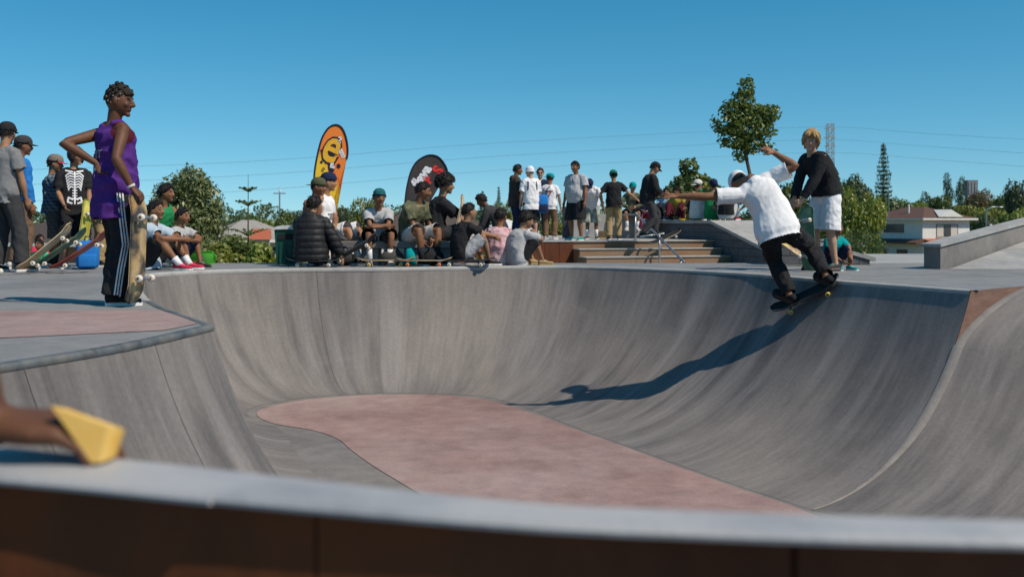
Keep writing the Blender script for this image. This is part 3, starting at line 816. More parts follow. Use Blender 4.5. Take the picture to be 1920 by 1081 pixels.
def bottom_geo(r, p, o):
    mb = MB(); k = r.k; ln = o.get('len', 2.0); q = o.get('grow', .018)*k; f = p.get('fat', 1.0)*k
    rings = []
    for s, a, b in ((-.13, .135, .105), (-.10, .158, .114), (-.05, .165, .117), (.02, .166, .116), (.075, .154, .108)):
        c, xa, ya = torso_frames(r, s); bl = p.get('belly', 0)*math.exp(-((s-.12)/.12)**2)
        rings.append((c+ya*bl*.6*k, xa, ya, a*r.broad*k+q*.8+bl*.35*k, b*r.broad*k+q*.8+bl*k))
    ring_loft(mb, rings, 22)
    for c in 'rl':
        h, n, a = r.hip[c], r.kn[c], r.an[c]
        wide = o.get('wide', 0)*k
        if ln <= 1.3:
            pts = [h+(h-n)*.08, h.lerp(n, .12), h.lerp(n, .45), h.lerp(n, min(ln, 1)*.8), h.lerp(n, min(ln, 1))]
            rad = [.082*f+q*.5, .090*f+q, .082*f+q+wide*.4, .074*f+q+wide*.8, .070*f+q*1.2+wide]
            if ln > 1: pts.append(n.lerp(a, ln-1)); rad.append(.068*f+q*1.2+wide)
            mb.tube(pts, rad, 16)
        else:
            t = ln-1
            pts = [h+(h-n)*.08, h.lerp(n, .12), h.lerp(n, .45), h.lerp(n, .85), n, n.lerp(a, .15), n.lerp(a, .4*t), n.lerp(a, .75*t), n.lerp(a, t)]
            mb.tube(pts, [.080*f+q*.5, .089*f+q, .078*f+q+wide*.3, .064*f+q+wide*.5, .062*f+q+wide*.6, .060*f+q+wide*.7, .058*f+q+wide*.8, .050*f+q+wide, .050*f+q+wide], 16)
    mb.open = []
    for c in 'rl':
        h, n, a = r.hip[c], r.kn[c], r.an[c]
        if ln <= 1: mb.open.append((h.lerp(n, ln), (n-h).normalized(), .13*k))
        elif ln <= 1.3: mb.open.append((n.lerp(a, ln-1), (a-n).normalized(), .13*k))
        else: mb.open.append((n.lerp(a, ln-1), (a-n).normalized(), .10*k))
    return mb

def cut_openings(me, op):
    """opens sleeve ends, leg ends and hems"""
    n = len(me.polygons); ce = np.empty(n*3, np.float32); me.polygons.foreach_get('center', ce); ce = ce.reshape(-1, 3)
    no = np.empty(n*3, np.float32); me.polygons.foreach_get('normal', no); no = no.reshape(-1, 3); kill = np.zeros(n, bool)
    for c, d, rad in op:
        d = np.array(d, np.float32); q = ce-np.array(c, np.float32); al = q @ d; ra = np.linalg.norm(q-al[:, None]*d, axis=1)
        kill |= (al > -.022) & (al < .03) & (ra < rad*1.3) & ((no @ d) > .62)
    if kill.any():
        bm = bmesh.new(); bm.from_mesh(me); bm.faces.ensure_lookup_table()
        bmesh.ops.delete(bm, geom=[bm.faces[i] for i in np.nonzero(kill)[0]], context='FACES'); bm.to_mesh(me); bm.free()

def wrinkle(me, amp, seed=0, f=1.0):
    """soft folds pushed along the normals"""
    n = len(me.vertices); co = np.empty(n*3, np.float32); me.vertices.foreach_get('co', co); co = co.reshape(-1, 3)
    no = np.empty(n*3, np.float32); me.vertices.foreach_get('normal', no); no = no.reshape(-1, 3)
    rs = random.Random(seed); q1 = Quaternion((rs.uniform(-1, 1), rs.uniform(-1, 1), rs.uniform(-1, 1)), rs.uniform(.4, 1.2)).to_matrix(); q2 = Quaternion((rs.uniform(-1, 1), rs.uniform(-1, 1), rs.uniform(-1, 1)), rs.uniform(1.4, 2.4)).to_matrix()
    o1, o2 = rs.uniform(0, 50), rs.uniform(0, 50)
    A = (co @ np.array(q1).T)*np.array((11, 11, 4.0))*f+o1; B = (co @ np.array(q2).T)*np.array((17, 17, 6.0))*f+o2
    nz = noise.noise
    h = np.array([(1-2.2*abs(nz(a)))+.45*(1-2.2*abs(nz(b))) for a, b in zip(A.tolist(), B.tolist())], np.float32)
    h = h-h.mean()+.7*h.std()
    co += no*(h*amp)[:, None]
    me.vertices.foreach_set('co', co.astype(np.float32).ravel()); me.update()

QUEUE = []
def queue(mb, voxel, smooth, fin):
    me = mesh('raw', mb.v, mb.f); o = bpy.data.objects.new('raw', me); COL.objects.link(o)
    a = o.modifiers.new('r', 'REMESH'); a.mode = 'VOXEL'; a.voxel_size = voxel; a.use_smooth_shade = True
    if smooth:
        b = o.modifiers.new('s', 'SMOOTH'); b.factor = .5; b.iterations = smooth
    QUEUE.append((o, fin))
def flush():
    bpy.context.view_layer.update()
    dg = bpy.context.evaluated_depsgraph_get()
    out = [(bpy.data.meshes.new_from_object(o.evaluated_get(dg), depsgraph=dg), o, fin) for o, fin in QUEUE]
    for me, o, fin in out:
        old = o.data; bpy.data.objects.remove(o); bpy.data.meshes.remove(old)
        me.polygons.foreach_set('use_smooth', [True]*len(me.polygons)); fin(me)
    QUEUE.clear()

def hair_geo(r, kind):
    M = r.Mh.to_4x4(); M.translation = r.H; k = r.k*r.hk; mb = MB()
    T = lambda x, y, z: M @ (Vector((x, y, z))*k)
    def shell(rx, ry, rz, off, zmin_f, zmin_b, seed=1, amp=.004, nu=32, nv=18):
        rs = random.Random(seed); ph = [rs.uniform(0, 6.28) for _ in range(8)]
        vs, fs = [], []
        for j in range(nv+1):
            for i in range(nu):
                a = 2*math.pi*i/nu; y = math.sin(a)
                f = (y+1)/2
                zm = zmin_b+(zmin_f-zmin_b)*(f**1.6)
                tmax = math.acos(max(-1, min(1, zm/rz)))
                t = tmax*j/nv
                w = amp*(rs.uniform(-1.6, 1.6)+.5*math.sin(a*3+ph[0]+t*3))
                sx = math.sin(t)
                vs.append(T(off[0]+(rx+w)*sx*math.cos(a), off[1]+(ry+w)*sx*y, off[2]+(rz+w)*math.cos(t)))
        for j in range(nv):
            for i in range(nu):
                q = (i+1) % nu; fs.append((j*nu+i, (j+1)*nu+i, (j+1)*nu+q, j*nu+q))
        fs.append(tuple(nv*nu+i for i in range(nu-1, -1, -1)))
        mb.add(vs, fs)
    def tufts(n, rx, ry, rz, off, zf, zb, ln, rad, seed):
        q = random.Random(seed)
        for _ in range(n):
            a = q.uniform(0, 6.28); f = (math.sin(a)+1)/2; zm = zb+(zf-zb)*f**1.6; t = math.acos(q.uniform(max(-.95, zm/rz), 1.0))
            p = Vector((off[0]+rx*math.sin(t)*math.cos(a), off[1]+ry*math.sin(t)*math.sin(a), off[2]+rz*math.cos(t))); o = (p-Vector(off)).normalized()
            d = (o*.55+Vector((q.uniform(-1, 1), q.uniform(-.3, 1), q.uniform(-1, .3)))*.75).normalized()
            mb.tube([T(*(p-o*.006)), T(*(p+d*ln*.5+o*.002)), T(*(p+d*ln))], [rad*k, rad*.9*k, rad*.25*k], 5)
    if kind in ('short', 'messy'): tufts(150, .080, .100, .105, (0, -.008, .018), .072, -.062, .022 if kind == 'short' else .034, .0085, 11)
    if kind == 'afro': tufts(260, .112, .124, .122, (0, -.014, .040), .02, -.08, .026, .012, 12)
    if kind == 'short': shell(.083, .103, .107, (0, -.008, .018), .072, -.062, 3, .0012)
    elif kind == 'buzz': shell(.079, .100, .105, (0, -.005, .016), .072, -.055, 4, .0006)
    elif kind == 'messy': shell(.090, .110, .110, (0, -.008, .020), .058, -.080, 5, .003)
    elif kind == 'bob':
        shell(.092, .106, .110, (0, -.008, .018), .020, -.110, 6, .003)
        for sg in (-1, 1): mb.tube([T(sg*.078, .035, .05), T(sg*.086, .030, -.02), T(sg*.080, .020, -.085)], [.022*k, .026*k, .012*k], 10)
        mb.tube([T(-.06, .085, .045), T(0, .098, .055), T(.06, .085, .045)], [.014*k, .020*k, .014*k], 8)
    elif kind == 'afro': shell(.116, .128, .126, (0, -.014, .040), .016, -.080, 7, .010, 34, 20)
    elif kind == 'long':
        shell(.090, .108, .108, (0, -.008, .018), .035, -.10, 8, .003)
        mb.tube([T(0, -.07, .0), T(0, -.10, -.08), T(0, -.10, -.20)], [.075*k, .075*k, .045*k], 12, flat=.6)
    elif kind == 'surfer':
        shell(.091, .110, .111, (0, -.006, .018), .045, -.095, 9, .004)
        for sg in (-1, 1):
            mb.tube([T(sg*.02, .075, .105), T(sg*.062, .088, .062), T(sg*.084, .060, .005), T(sg*.086, .03, -.055)], [.020*k, .022*k, .022*k, .010*k], 10)
            mb.tube([T(sg*.02, .085, .10), T(sg*.035, .104, .060), T(sg*.052, .100, .034)], [.016*k, .016*k, .007*k], 8)
            mb.tube([T(sg*.05, -.08, .05), T(sg*.06, -.095, -.04), T(sg*.055, -.080, -.115)], [.04*k, .04*k, .016*k], 10)
        rs = random.Random(21)
        for q in range(210):                              # loose locks falling from the crown
            a = rs.uniform(0, 6.28); t1 = rs.uniform(1.15, 1.45) if math.sin(a) > .75 else rs.uniform(1.6, 2.15); pts, rad = [], []
            g = rs.uniform(1.0, 1.09); tw = rs.uniform(-.25, .25)
            for j in range(6):
                t = .12+(t1-.12)*j/5; aa = a+tw*j/5; s_ = math.sin(min(t, 1.62)); z = .112*math.cos(t)+.020
                pts.append(T(.093*g*s_*math.cos(aa), .112*g*s_*math.sin(aa)-.006, z)); rad.append((.0062-.0008*j)*k)
            mb.tube(pts, rad, 5)
    return mb

def braid_meshes(r, parent, rec):
    """rows of small tied braids with beads"""
    M = r.Mh.to_4x4(); M.translation = r.H; k = r.k*r.hk; rs = random.Random(4)
    T = lambda x, y, z: M @ (Vector((x, y, z))*k)
    hairm = mat('braid_hair', (0.016, 0.012, 0.010), (0.035, 0.024, 0.017), 60, 0.6, 0.5)
    bead = [mat('bead_gold', (0.30, 0.19, 0.07), None, 10, 0.5), mat('bead_cream', (0.33, 0.26, 0.18), None, 10, 0.5)]
    mb = MB()
    for row in range(-4, 5):                           # cornrows running front to back
        pts, rad = [], []
        ax = row*0.17
        for j in range(15):
            t = 0.42+j/14*2.85                         # angle from the forehead over to the nape
            y = math.cos(t); z = math.sin(t)
            x = math.sin(ax)*1.0; c = math.cos(ax)
            pts.append(T(.080*x, .101*y*c-.004, .113*z*c+.010)); rad.append((.0115+.0035*math.sin(j*2.3+row))*k)
        mb.tube(pts, rad, 8)
    for i in range(36):                                 # tied tufts standing off the scalp
        a = rs.uniform(0, 6.28); t = rs.uniform(.05, 1.35)
        n = Vector((math.sin(t)*math.cos(a)*.082, math.sin(t)*math.sin(a)*.100-.006, math.cos(t)*.113+.012))
        if n.y > .06 and n.z < .05: continue
        o = n.normalized(); tip = n+o*rs.uniform(.012, .026)+Vector((rs.uniform(-1, 1), rs.uniform(-1, .4), rs.uniform(-.8, .6)))*.014
        mb.tube([T(*n), T(*((n+tip)/2+o*.004)), T(*tip)], [.010*k, .0095*k, .005*k], 7)
    put('hair', mesh('hair', mb.v, mb.f, True), hairm, parent)
    hb = put('hairline', mesh('hairline', *(lambda q: (q.v, q.f))(hair_geo(r, 'buzz')), True), hairm, parent)
    for i, (x, y, z) in enumerate([(.072, -.035, -.02), (.078, -.02, .03), (.06, -.06, .06), (.084, .025, .012), (.07, -.07, .02), (.078, .03, .05), (.05, -.06, .095), (.074, -.055, -.01)]):
        MB().ball(T(x*1.02, y*1.02, z), .0056*k, 8, 6).build('bead', bead[i % 2], parent, True)

def hat_geo(r, kind, yaw=0, tilt=0):
    """returns crown mesh data and brim mesh data"""
    k = r.k*r.hk; M = r.Mh.to_4x4() @ Matrix.Rotation(R(yaw), 4, 'Z') @ Matrix.Rotation(R(-tilt), 4, 'X'); M.translation = r.H
    T = lambda x, y, z: M @ (Vector((x, y, z))*k)
    cr = MB(); br = MB()
    def dome(rx, ry, rz, cz, z0, n=28, m=10, pw=1.0):
        vs, fs = [], []
        for j in range(m+1):
            t = (math.pi/2)*j/m
            for i in range(n):
                a = 2*math.pi*i/n; s = math.sin(t)**pw
                vs.append(T(rx*s*math.cos(a), ry*s*math.sin(a)-.004, cz+rz*math.cos(t)))
        for i in range(n):
            a = 2*math.pi*i/n; vs.append(T(rx*1.0*math.cos(a), ry*math.sin(a)-.004, z0))
        for j in range(m+1):
            for i in range(n):
                q = (i+1) % n; fs.append((j*n+i, (j+1)*n+i, (j+1)*n+q, j*n+q))
        fs.append(tuple((m+1)*n+i for i in range(n-1, -1, -1)))
        cr.add(vs, fs)
    if kind == 'cap':
        dome(.088, .108, .090, .048, .030, pw=.8)
        vs, fs = [], []; n = 13
        for top in (0, 1):
            for i in range(n):
                a = R(-62+124*i/(n-1)); x = math.sin(a)*.084; y = math.cos(a)*.104
                ext = .075*math.cos(a)**.7
                for q in (0, .5, 1):
                    vs.append(T(x*(1-.02*q), y+ext*q-.004, .036-.010*q-.10*x*x*10*q-(0 if top else .004)))
        for top in (0, 1):
            for i in range(n-1):
                for q in (0, 1):
                    a = top*n*3+i*3+q; f = (a, a+3, a+4, a+1); fs.append(f if top else f[::-1])
        for i in range(n-1): a = i*3+2; fs.append((a, a+3, a+3+n*3, a+n*3))
        br.add(vs, fs)
    elif kind == 'beanie':
        dome(.089, .108, .105, .030, -.005, pw=.85)
        br.tube([T(.090*math.cos(2*math.pi*i/24), .109*math.sin(2*math.pi*i/24)-.004, .012) for i in range(25)], .013*k, 8)
    return cr, br

def shoe(r, c, upper, sole, parent, high=False, size=1.0):
    k = r.k*size; F = r.ft[c]; fy, fx, fz = F @ Vector((0, 1, 0)), F @ Vector((1, 0, 0)), F @ Vector((0, 0, 1))
    base = r.an[c]-fz*.085*r.k
    sh = thing_part('shoe', parent)
    so = MB(); up = MB()
    prof = ((-.080, .018), (-.072, .030), (-.03, .036), (.03, .038), (.09, .047), (.14, .050), (.180, .040), (.200, .020))
    def rg(z0, z1, gx):
        vs, fs = [], []; pts = []
        pts = [(w_*gx, o) for o, w_ in prof]+[(-w_*gx, o) for o, w_ in prof[::-1]]
        n = len(pts)
        vs = [base+fx*x*k+fy*y*k+fz*z0*k for x, y in pts]+[base+fx*x*k+fy*y*k+fz*z1*k for x, y in pts]
        fs = [tuple(range(n)), tuple(range(2*n-1, n-1, -1))]+[(i, i+n, (i+1) % n+n, (i+1) % n) for i in range(n)]
        return vs, fs
    so.add(*rg(0, .026, 1.08))
    hts = ((-.076, .028, .062), (-.05, .034, .078), (-.01, .037, .082 if not high else .12), (.035, .039, .068), (.085, .046, .048), (.135, .048, .040), (.175, .038, .034), (.192, .020, .028))
    ring_loft(up, [(base+fy*o*k+fz*(.024+h_*.46)*k, fx, fz, w_*k, h_*.5*k) for o, w_, h_ in hts], 14)
    if high: up.tube([base+fz*.06*k, r.an[c]+fz*.035*k], [.046*k, .046*k], 12)
    u = put('upper', mesh('upper', up.v, up.f, True), upper, sh)
    put('sole', mesh('sole', so.v, so.f, False), sole, sh)
    la = MB()
    for o, h_ in ((.045, .088), (.062, .080), (.079, .071)):
        la.tube([base+fy*o*k+fx*.024*k+fz*(h_-.012)*k, base+fy*o*k+fz*h_*k, base+fy*o*k-fx*.024*k+fz*(h_-.012)*k], .0045*k, 5)
    put('lace', mesh('lace', la.v, la.f, True), M_WHITE, sh)
    return sh
def thing_part(name, parent):
    o = bpy.data.objects.new(name, None); COL.objects.link(o); o.parent = parent; o.empty_display_size = .05; return o

M_WHITE = mat('white_rubber', (0.72, 0.71, 0.69), (0.60, 0.59, 0.57), 20, 0.6)
M_BLACKC = cloth('black', (0.016, 0.016, 0.018), (0.024, 0.024, 0.026))
M_HAIRB = mat('black_hair', (0.008, 0.007, 0.006), (0.016, 0.012, 0.010), 45, 0.65, 0.4, stretch=(1, 1, .25))
M_BLOND = mat('blond_hair', (0.46, 0.30, 0.13), (0.25, 0.145, 0.055), 40, 0.5, 0.6, stretch=(1, 1, .2))

def person(label, loc, yaw, H, pose, fit, vox=.0125, group=None, setz=None):
    """one figure: Empty at the feet > body, clothes, shoes, hair, hat"""
    t = thing('person', label, 'person', loc, R(yaw), group)
    k = H/1.75
    Mw = Matrix.LocRotScale(Vector(loc), Matrix.Rotation(R(yaw), 3, 'Z').to_quaternion(), Vector((1, 1, 1)))
    r = Rig(k, pose, Mw.inverted())
    sk = fit.get('skin', 'brown')
    inv = r.Mh.transposed(); hk = k*r.hk
    def fin_body(me):
        me.materials.append(SKIN[sk]); me.materials.append(M_BROW if fit.get('hairm') is None else fit['hairm']); me.materials.append(M_LIP[sk]); me.materials.append(M_IRIS)
        n = len(me.polygons); ce = np.empty(n*3, np.float32); me.polygons.foreach_get('center', ce); ce = ce.reshape(-1, 3)
        Q = ((ce-np.array(r.H)) @ np.array(inv).T)/hk
        x, y, z = np.abs(Q[:, 0]), Q[:, 1], Q[:, 2]
        idx = np.zeros(n, np.int32); fr = (y > .055) & (y < .14) & (x < .07) & (np.abs(z) < .12)
        g = vox/k*.5
        idx[fr & (x > .014) & (x < .052) & (np.abs(z-.037) < max(.0045, g*.8))] = 1
        idx[fr & (x < .024) & (np.abs(z+.060) < max(.008, g)) & (y > .07)] = 2
        idx[fr & (np.abs(x-.033) < .014) & (np.abs(z-.012) < max(.006, g*.8))] = 3
        me.polygons.foreach_set('material_index', idx); me.update()
        put('body', me, None, t)
    pb = dict(pose); pb['bare'] = fit.get('bare')
    queue(body_geo(r, pb), vox, 2, fin_body)
    seed = hash(label) % 1000 if False else sum(map(ord, label)) % 997
    post = fit.get('post')
    def garment(name, mb, m, wr, key):
        def fin(me):
            if wr: wrinkle(me, wr, seed)
            if getattr(mb, 'open', None): cut_openings(me, mb.open)
            o = put(name, me, m, t)
            if post and key in post: post[key](o, r, t)
        queue(mb, max(vox, .009), 2, fin)
    if 'top' in fit:
        o = fit['top']; garment(o.get('name', 'shirt'), top_geo(r, pose, o), o['m'], o.get('wr', .010), 'top')
    if 'bottom' in fit:
        o = fit['bottom']; garment(o.get('name', 'trousers' if o.get('len', 2) > 1.3 else 'shorts'), bottom_geo(r, pose, o), o['m'], o.get('wr', .008), 'bottom')
    for c in 'rl':
        if 'shoe' in fit:
            up, so = fit['shoe']; shoe(r, c, up, so, t, fit.get('high', False), fit.get('shoesize', 1.0))
        if 'sock' in fit:
            h = fit.get('sockh', .18)*k; d = (r.kn[c]-r.an[c]).normalized()
            MB().tube([r.an[c]-d*.03*k, r.an[c]+d*h*.5, r.an[c]+d*h], [.043*k, .044*k, .047*k], 14).build('sock', fit['sock'], t, True)
    if fit.get('hair') == 'braids': braid_meshes(r, t, None)
    elif fit.get('hair'):
        g = hair_geo(r, fit['hair']); put('hair', mesh('hair', g.v, g.f, True), fit.get('hairm', M_HAIRB), t)
    if fit.get('hat'):
        kind, hm, hy, ht = fit['hat'][:4]
        cr, br = hat_geo(r, kind, hy, ht); nm = 'cap' if kind == 'cap' else 'beanie'
        c_ = put(nm, mesh(nm, cr.v, cr.f, True), hm, t)
        bm_ = fit['hat'][4] if len(fit['hat']) > 4 else hm
        put('brim' if kind == 'cap' else 'cuff', mesh('brim', br.v, br.f, True), bm_, c_)
    if fit.get('eyes'):
        M = r.Mh.to_4x4(); M.translation = r.H
        for sg in (-1, 1):
            c_ = M @ (Vector((sg*.033, .079, .012))*hk)
            e = MB().ball(c_, .0128*hk, 12, 9).build('eye', M_EYE, t, True)
            MB().ball(c_+r.Mh @ Vector((0, .0072, 0))*hk, .0070*hk, 10, 8).build('iris', M_IRIS, e, True)
    if fit.get('glasses'):
        M = r.Mh.to_4x4(); M.translation = r.H; T = lambda x, y, z: M @ (Vector((x, y, z))*hk)
        g = MB()
        for sg in (-1, 1):
            g.ball(T(sg*.033, .096, .012), (.027*hk, .007*hk, .018*hk), 12, 8, r.Mh)
            g.tube([T(sg*.056, .092, .016), T(sg*.080, .05, .016), T(sg*.084, -.01, .012)], .0035*hk, 6)
        g.tube([T(-.012, .102, .016), T(.012, .102, .016)], .004*hk, 6)
        g.build('sunglasses', mat('dark_lens', (.008, .008, .01), None, 5, .15), t, True)
    return t, r

# ---------------------------------------------------------------- pose starters
def P(base, **kw):
    d = dict(base); d.update(kw); return d
STAND = dict(pel=(0, 0, .965), lf=(-.12, -.02, .085), rf=(.12, .02, .085), lean=2, lcurl=.4, rcurl=.4)
def SIT(h, fwd=.42, spread=.13, lean=18):
    return dict(pel=(0, 0, h+.105), lean=lean, ppitch=-4, lf=(-spread, fwd, .085), rf=(spread, fwd, .085), lk=(-.25, 1, .8), rk=(.25, 1, .8), lh=(-spread*.8, .34, h+.20), rh=(spread*.8, .34, h+.20), le=(-1, -.3, .1), re=(1, -.3, .1))
def FLOOR(h=0.0, lean=22, fwd=.50):
    return dict(pel=(0, 0, h+.125), lean=lean, ppitch=-10, lf=(-.15, fwd, .085), rf=(.15, fwd, .085), lk=(-.35, .6, 1), rk=(.35, .6, 1), lh=(-.06, .46, .36), rh=(.06, .46, .36), le=(-1, -.2, -.3), re=(1, -.2, -.3))

# ---------------------------------------------------------------- prints laid on cloth
def project(o, pts, origin, xd, yd, nd, off=.004):
    """flat print (x, y pairs in metres) laid onto garment o along -nd; returns points or None"""
    me = o.data
    if '_bvh' not in CACHE or CACHE['_bvh'][0] != o.name:
        CACHE['_bvh'] = (o.name, BVHTree.FromPolygons([v.co.copy() for v in me.vertices], [p.vertices[:] for p in me.polygons]))
    bv = CACHE['_bvh'][1]; out = []
    for x, y in pts:
        s = origin+xd*x+yd*y+nd*.6
        h = bv.ray_cast(s, -nd)
        out.append(None if h[0] is None else h[0]+nd*off)
    return out
CACHE = {}
def print_strips(o, strips, origin, xd, yd, nd, m, name='print', off=.0045):
    """strips: list of (polyline, width)"""
    mb = MB()
    for pl, w in strips:
        pl = [Vector((a, b)) for a, b in pl]; dense = []
        for a, b in zip(pl, pl[1:]):
            q = max(2, int((b-a).length/.012))
            dense += [a.lerp(b, i/q) for i in range(q)]
        dense.append(pl[-1]); L, Rr = [], []
        for i, p in enumerate(dense):
            t = (dense[min(len(dense)-1, i+1)]-dense[max(0, i-1)]).normalized(); nn = Vector((-t.y, t.x))*w/2
            L.append(p+nn); Rr.append(p-nn)
        A = project(o, L, origin, xd, yd, nd, off); B = project(o, Rr, origin, xd, yd, nd, off)
        for i in range(len(dense)-1):
            q = (A[i], B[i], B[i+1], A[i+1])
            if all(v is not None for v in q) and max((q[a]-q[(a+1) % 4]).length for a in range(4)) < .06: mb.add(q, [(0, 1, 2, 3)])
    if mb.f: return mb.build(name, m, o)
def text_mesh(s, size, bold=0.0, shear=0.0):
    cu = bpy.data.curves.new('t', 'FONT'); cu.body = s; cu.size = size; cu.offset = bold; cu.shear = shear; cu.align_x = 'CENTER'; cu.align_y = 'CENTER'; cu.resolution_u = 3
    o = bpy.data.objects.new('t', cu); COL.objects.link(o); bpy.context.view_layer.update()
    me = bpy.data.meshes.new_from_object(o.evaluated_get(bpy.context.evaluated_depsgraph_get()))
    bpy.data.objects.remove(o); bpy.data.curves.remove(cu); return me
def print_text(o, s, size, origin, xd, yd, nd, m, name='lettering', bold=.002):
    me = text_mesh(s, size, bold); pts = [(v.co.x, v.co.y) for v in me.vertices]
    q = project(o, pts, origin, xd, yd, nd, .005)
    fs = [tuple(p.vertices) for p in me.polygons if all(q[i] is not None for i in p.vertices)]
    bpy.data.meshes.remove(me)
    q = [v if v is not None else origin for v in q]
    return put(name, mesh(name, q, fs), m, o)
# ================================================================== skateboards
gx = lambda px, d: (px-960)*d/1900.0
M_GRIP = mat('grip_tape', (0.016, 0.016, 0.017), (0.026, 0.026, 0.027), 60, 0.95)
M_TRUCK = mat('truck_alloy', (0.45, 0.46, 0.48), (0.33, 0.34, 0.36), 20, 0.4, metal=0.8)
M_PLY = mat('maple_ply', (0.50, 0.36, 0.20), (0.40, 0.27, 0.14), 12, 0.6)
def wheel_mat(n, c): return mat('urethane_'+n, c, None, 20, 0.45)
W_CREAM = wheel_mat('cream', (0.72, 0.66, 0.55)); W_YEL = wheel_mat('yellow', (0.65, 0.48, 0.13)); W_OR = wheel_mat('orange', (0.7, 0.22, 0.08)); W_GRN = wheel_mat('green', (0.12, 0.45, 0.22))
def graphic(name, base, spots, scale=7, wear=(0.42, 0.33, 0.2)):
    """printed underside: blotches of ink over a base with scraped patches"""
    m = mat('board_'+name, base, spots[0], scale, 0.45, 0.05, stretch=(0.6, 1.2, 1), c3=spots[-1], scale3=scale*0.8)
    return m
B_WORN = graphic('worn', (0.46, 0.36, 0.20), [(0.36, 0.20, 0.07), (0.06, 0.055, 0.05)], 8)
B_BLUE = graphic('blue', (0.03, 0.33, 0.52), [(0.02, 0.22, 0.40), (0.04, 0.38, 0.55)])
B_YEL = graphic('yellow', (0.55, 0.45, 0.06), [(0.25, 0.28, 0.05), (0.65, 0.55, 0.12)])
B_RED = graphic('red', (0.28, 0.05, 0.04), [(0.18, 0.035, 0.03), (0.33, 0.09, 0.06)])
B_GRN = graphic('green', (0.06, 0.14, 0.08), [(0.03, 0.10, 0.06), (0.12, 0.2, 0.12)])
B_DARK = graphic('dark', (0.04, 0.045, 0.05), [(0.025, 0.03, 0.035), (0.07, 0.07, 0.075)])
B_LIME = graphic('lime', (0.10, 0.55, 0.04), [(0.08, 0.48, 0.03), (0.14, 0.6, 0.08)])
B_WOOD = graphic('wood', (0.52, 0.38, 0.22), [(0.40, 0.27, 0.14), (0.58, 0.45, 0.30)])
B_PURP = graphic('purple', (0.55, 0.42, 0.08), [(0.25, 0.08, 0.35), (0.6, 0.5, 0.2)], 14)

def deck_layer(zo, th, grow=0.0):
    n, m = 22, 7; vs, fs = [], []
    for s in (1, 0):
        for i in range(n+1):
            u = -1+2*i/n; x = u*0.40
            e = max(0, (abs(x)-0.315)/0.085)
            w = 0.100*math.sqrt(max(0.02, 1-e**2.4)) if e > 0 else 0.100
            zc = 0.045*max(0, (abs(x)-0.245)/0.155)**1.35
            for j in range(m):
                v = -1+2*j/(m-1)
                vs.append((x, v*w, zc+0.010*v*v+zo+(th if s else 0)))
    k = (n+1)*m
    for i in range(n):
        for j in range(m-1):
            a = i*m+j; fs.append((a, a+m, a+m+1, a+1)); fs.append((k+a, k+a+1, k+a+m+1, k+a+m))
    rim = [i*m for i in range(n+1)]+[n*m+j for j in range(1, m)]+[i*m+m-1 for i in range(n-1, -1, -1)]+[j for j in range(m-2, 0, -1)]
    for a, b in zip(rim, rim[1:]+rim[:1]): fs.append((a, b, b+k, a+k))
    return vs, fs
_v, _f = deck_layer(0.0, 0.011); ME_DECK = mesh('board_deck', _v, _f, True)
_v, _f = deck_layer(0.0114, 0.0015); ME_GRIP = mesh('board_grip', _v, _f, True)
tb = MB(); tb.box((-.028, -.055/2, -.012), (.028, .055/2, -.002)); tb.tube([(0, -.088, -.048), (0, .088, -.048)], .006, 8); tb.tube([(0, -.058, -.046), (0, 0, -.034), (0, .058, -.046)], [.009, .015, .009], 8); tb.tube([(0, 0, -.012), (.012, 0, -.040)], [.014, .010], 8)
ME_TRUCK = mesh('board_truck', tb.v, tb.f)
wb = MB().lathe([(.010, -.016), (.022, -.016), (.0265, -.010), (.0265, .010), (.022, .016), (.010, .016)], 16, Matrix.Rotation(R(90), 4, 'X'))
ME_WHEEL = mesh('board_wheel', wb.v, wb.f, True)
cb = MB().lathe([(.0105, -.0172), (.0105, .0172)], 10, Matrix.Rotation(R(90), 4, 'X'))
ME_CORE = mesh('wheel_core', cb.v, cb.f)
M_CORE = mat('wheel_bearing', (0.25, 0.07, 0.04), (0.12, 0.05, 0.03), 20, 0.5)
def own(me, m):
    c = me.copy(); c.materials.clear(); c.materials.append(m); return c
_cache = {}
def shared(me, m):
    k = (me.name, m.name)
    if k not in _cache: _cache[k] = own(me, m)
    return _cache[k]
def board(label, M, under, wheel=W_CREAM, group='skateboards'):
    t = thing('skateboard', label, 'skateboard', group=group); t.matrix_world = M
    d = put('deck', shared(ME_DECK, under), None, t); put('grip_tape', shared(ME_GRIP, M_GRIP), None, d)
    for x in (-.215, .215):
        tr = put('truck', shared(ME_TRUCK, M_TRUCK), None, t, (x, 0, 0), (0, 0, 0 if x > 0 else math.pi))
        for y in (-.083, .083):
            w = put('wheel', shared(ME_WHEEL, wheel), None, t, (x, y, -.048)); put('wheel_core', shared(ME_CORE, M_CORE), None, w)
    return t
def bm_axes(c, xd, up):
    """board matrix from centre, long axis, top-side normal"""
    x = Vector(xd).normalized(); z = Vector(up); z = (z-x*z.dot(x)).normalized(); y = z.cross(x)
    return frame(x, y, z, c)
def flat_board(x, y, z, yaw): return frame((math.cos(R(yaw)), math.sin(R(yaw)), 0), (-math.sin(R(yaw)), math.cos(R(yaw)), 0), (0, 0, 1), (x, y, z+0.0745))

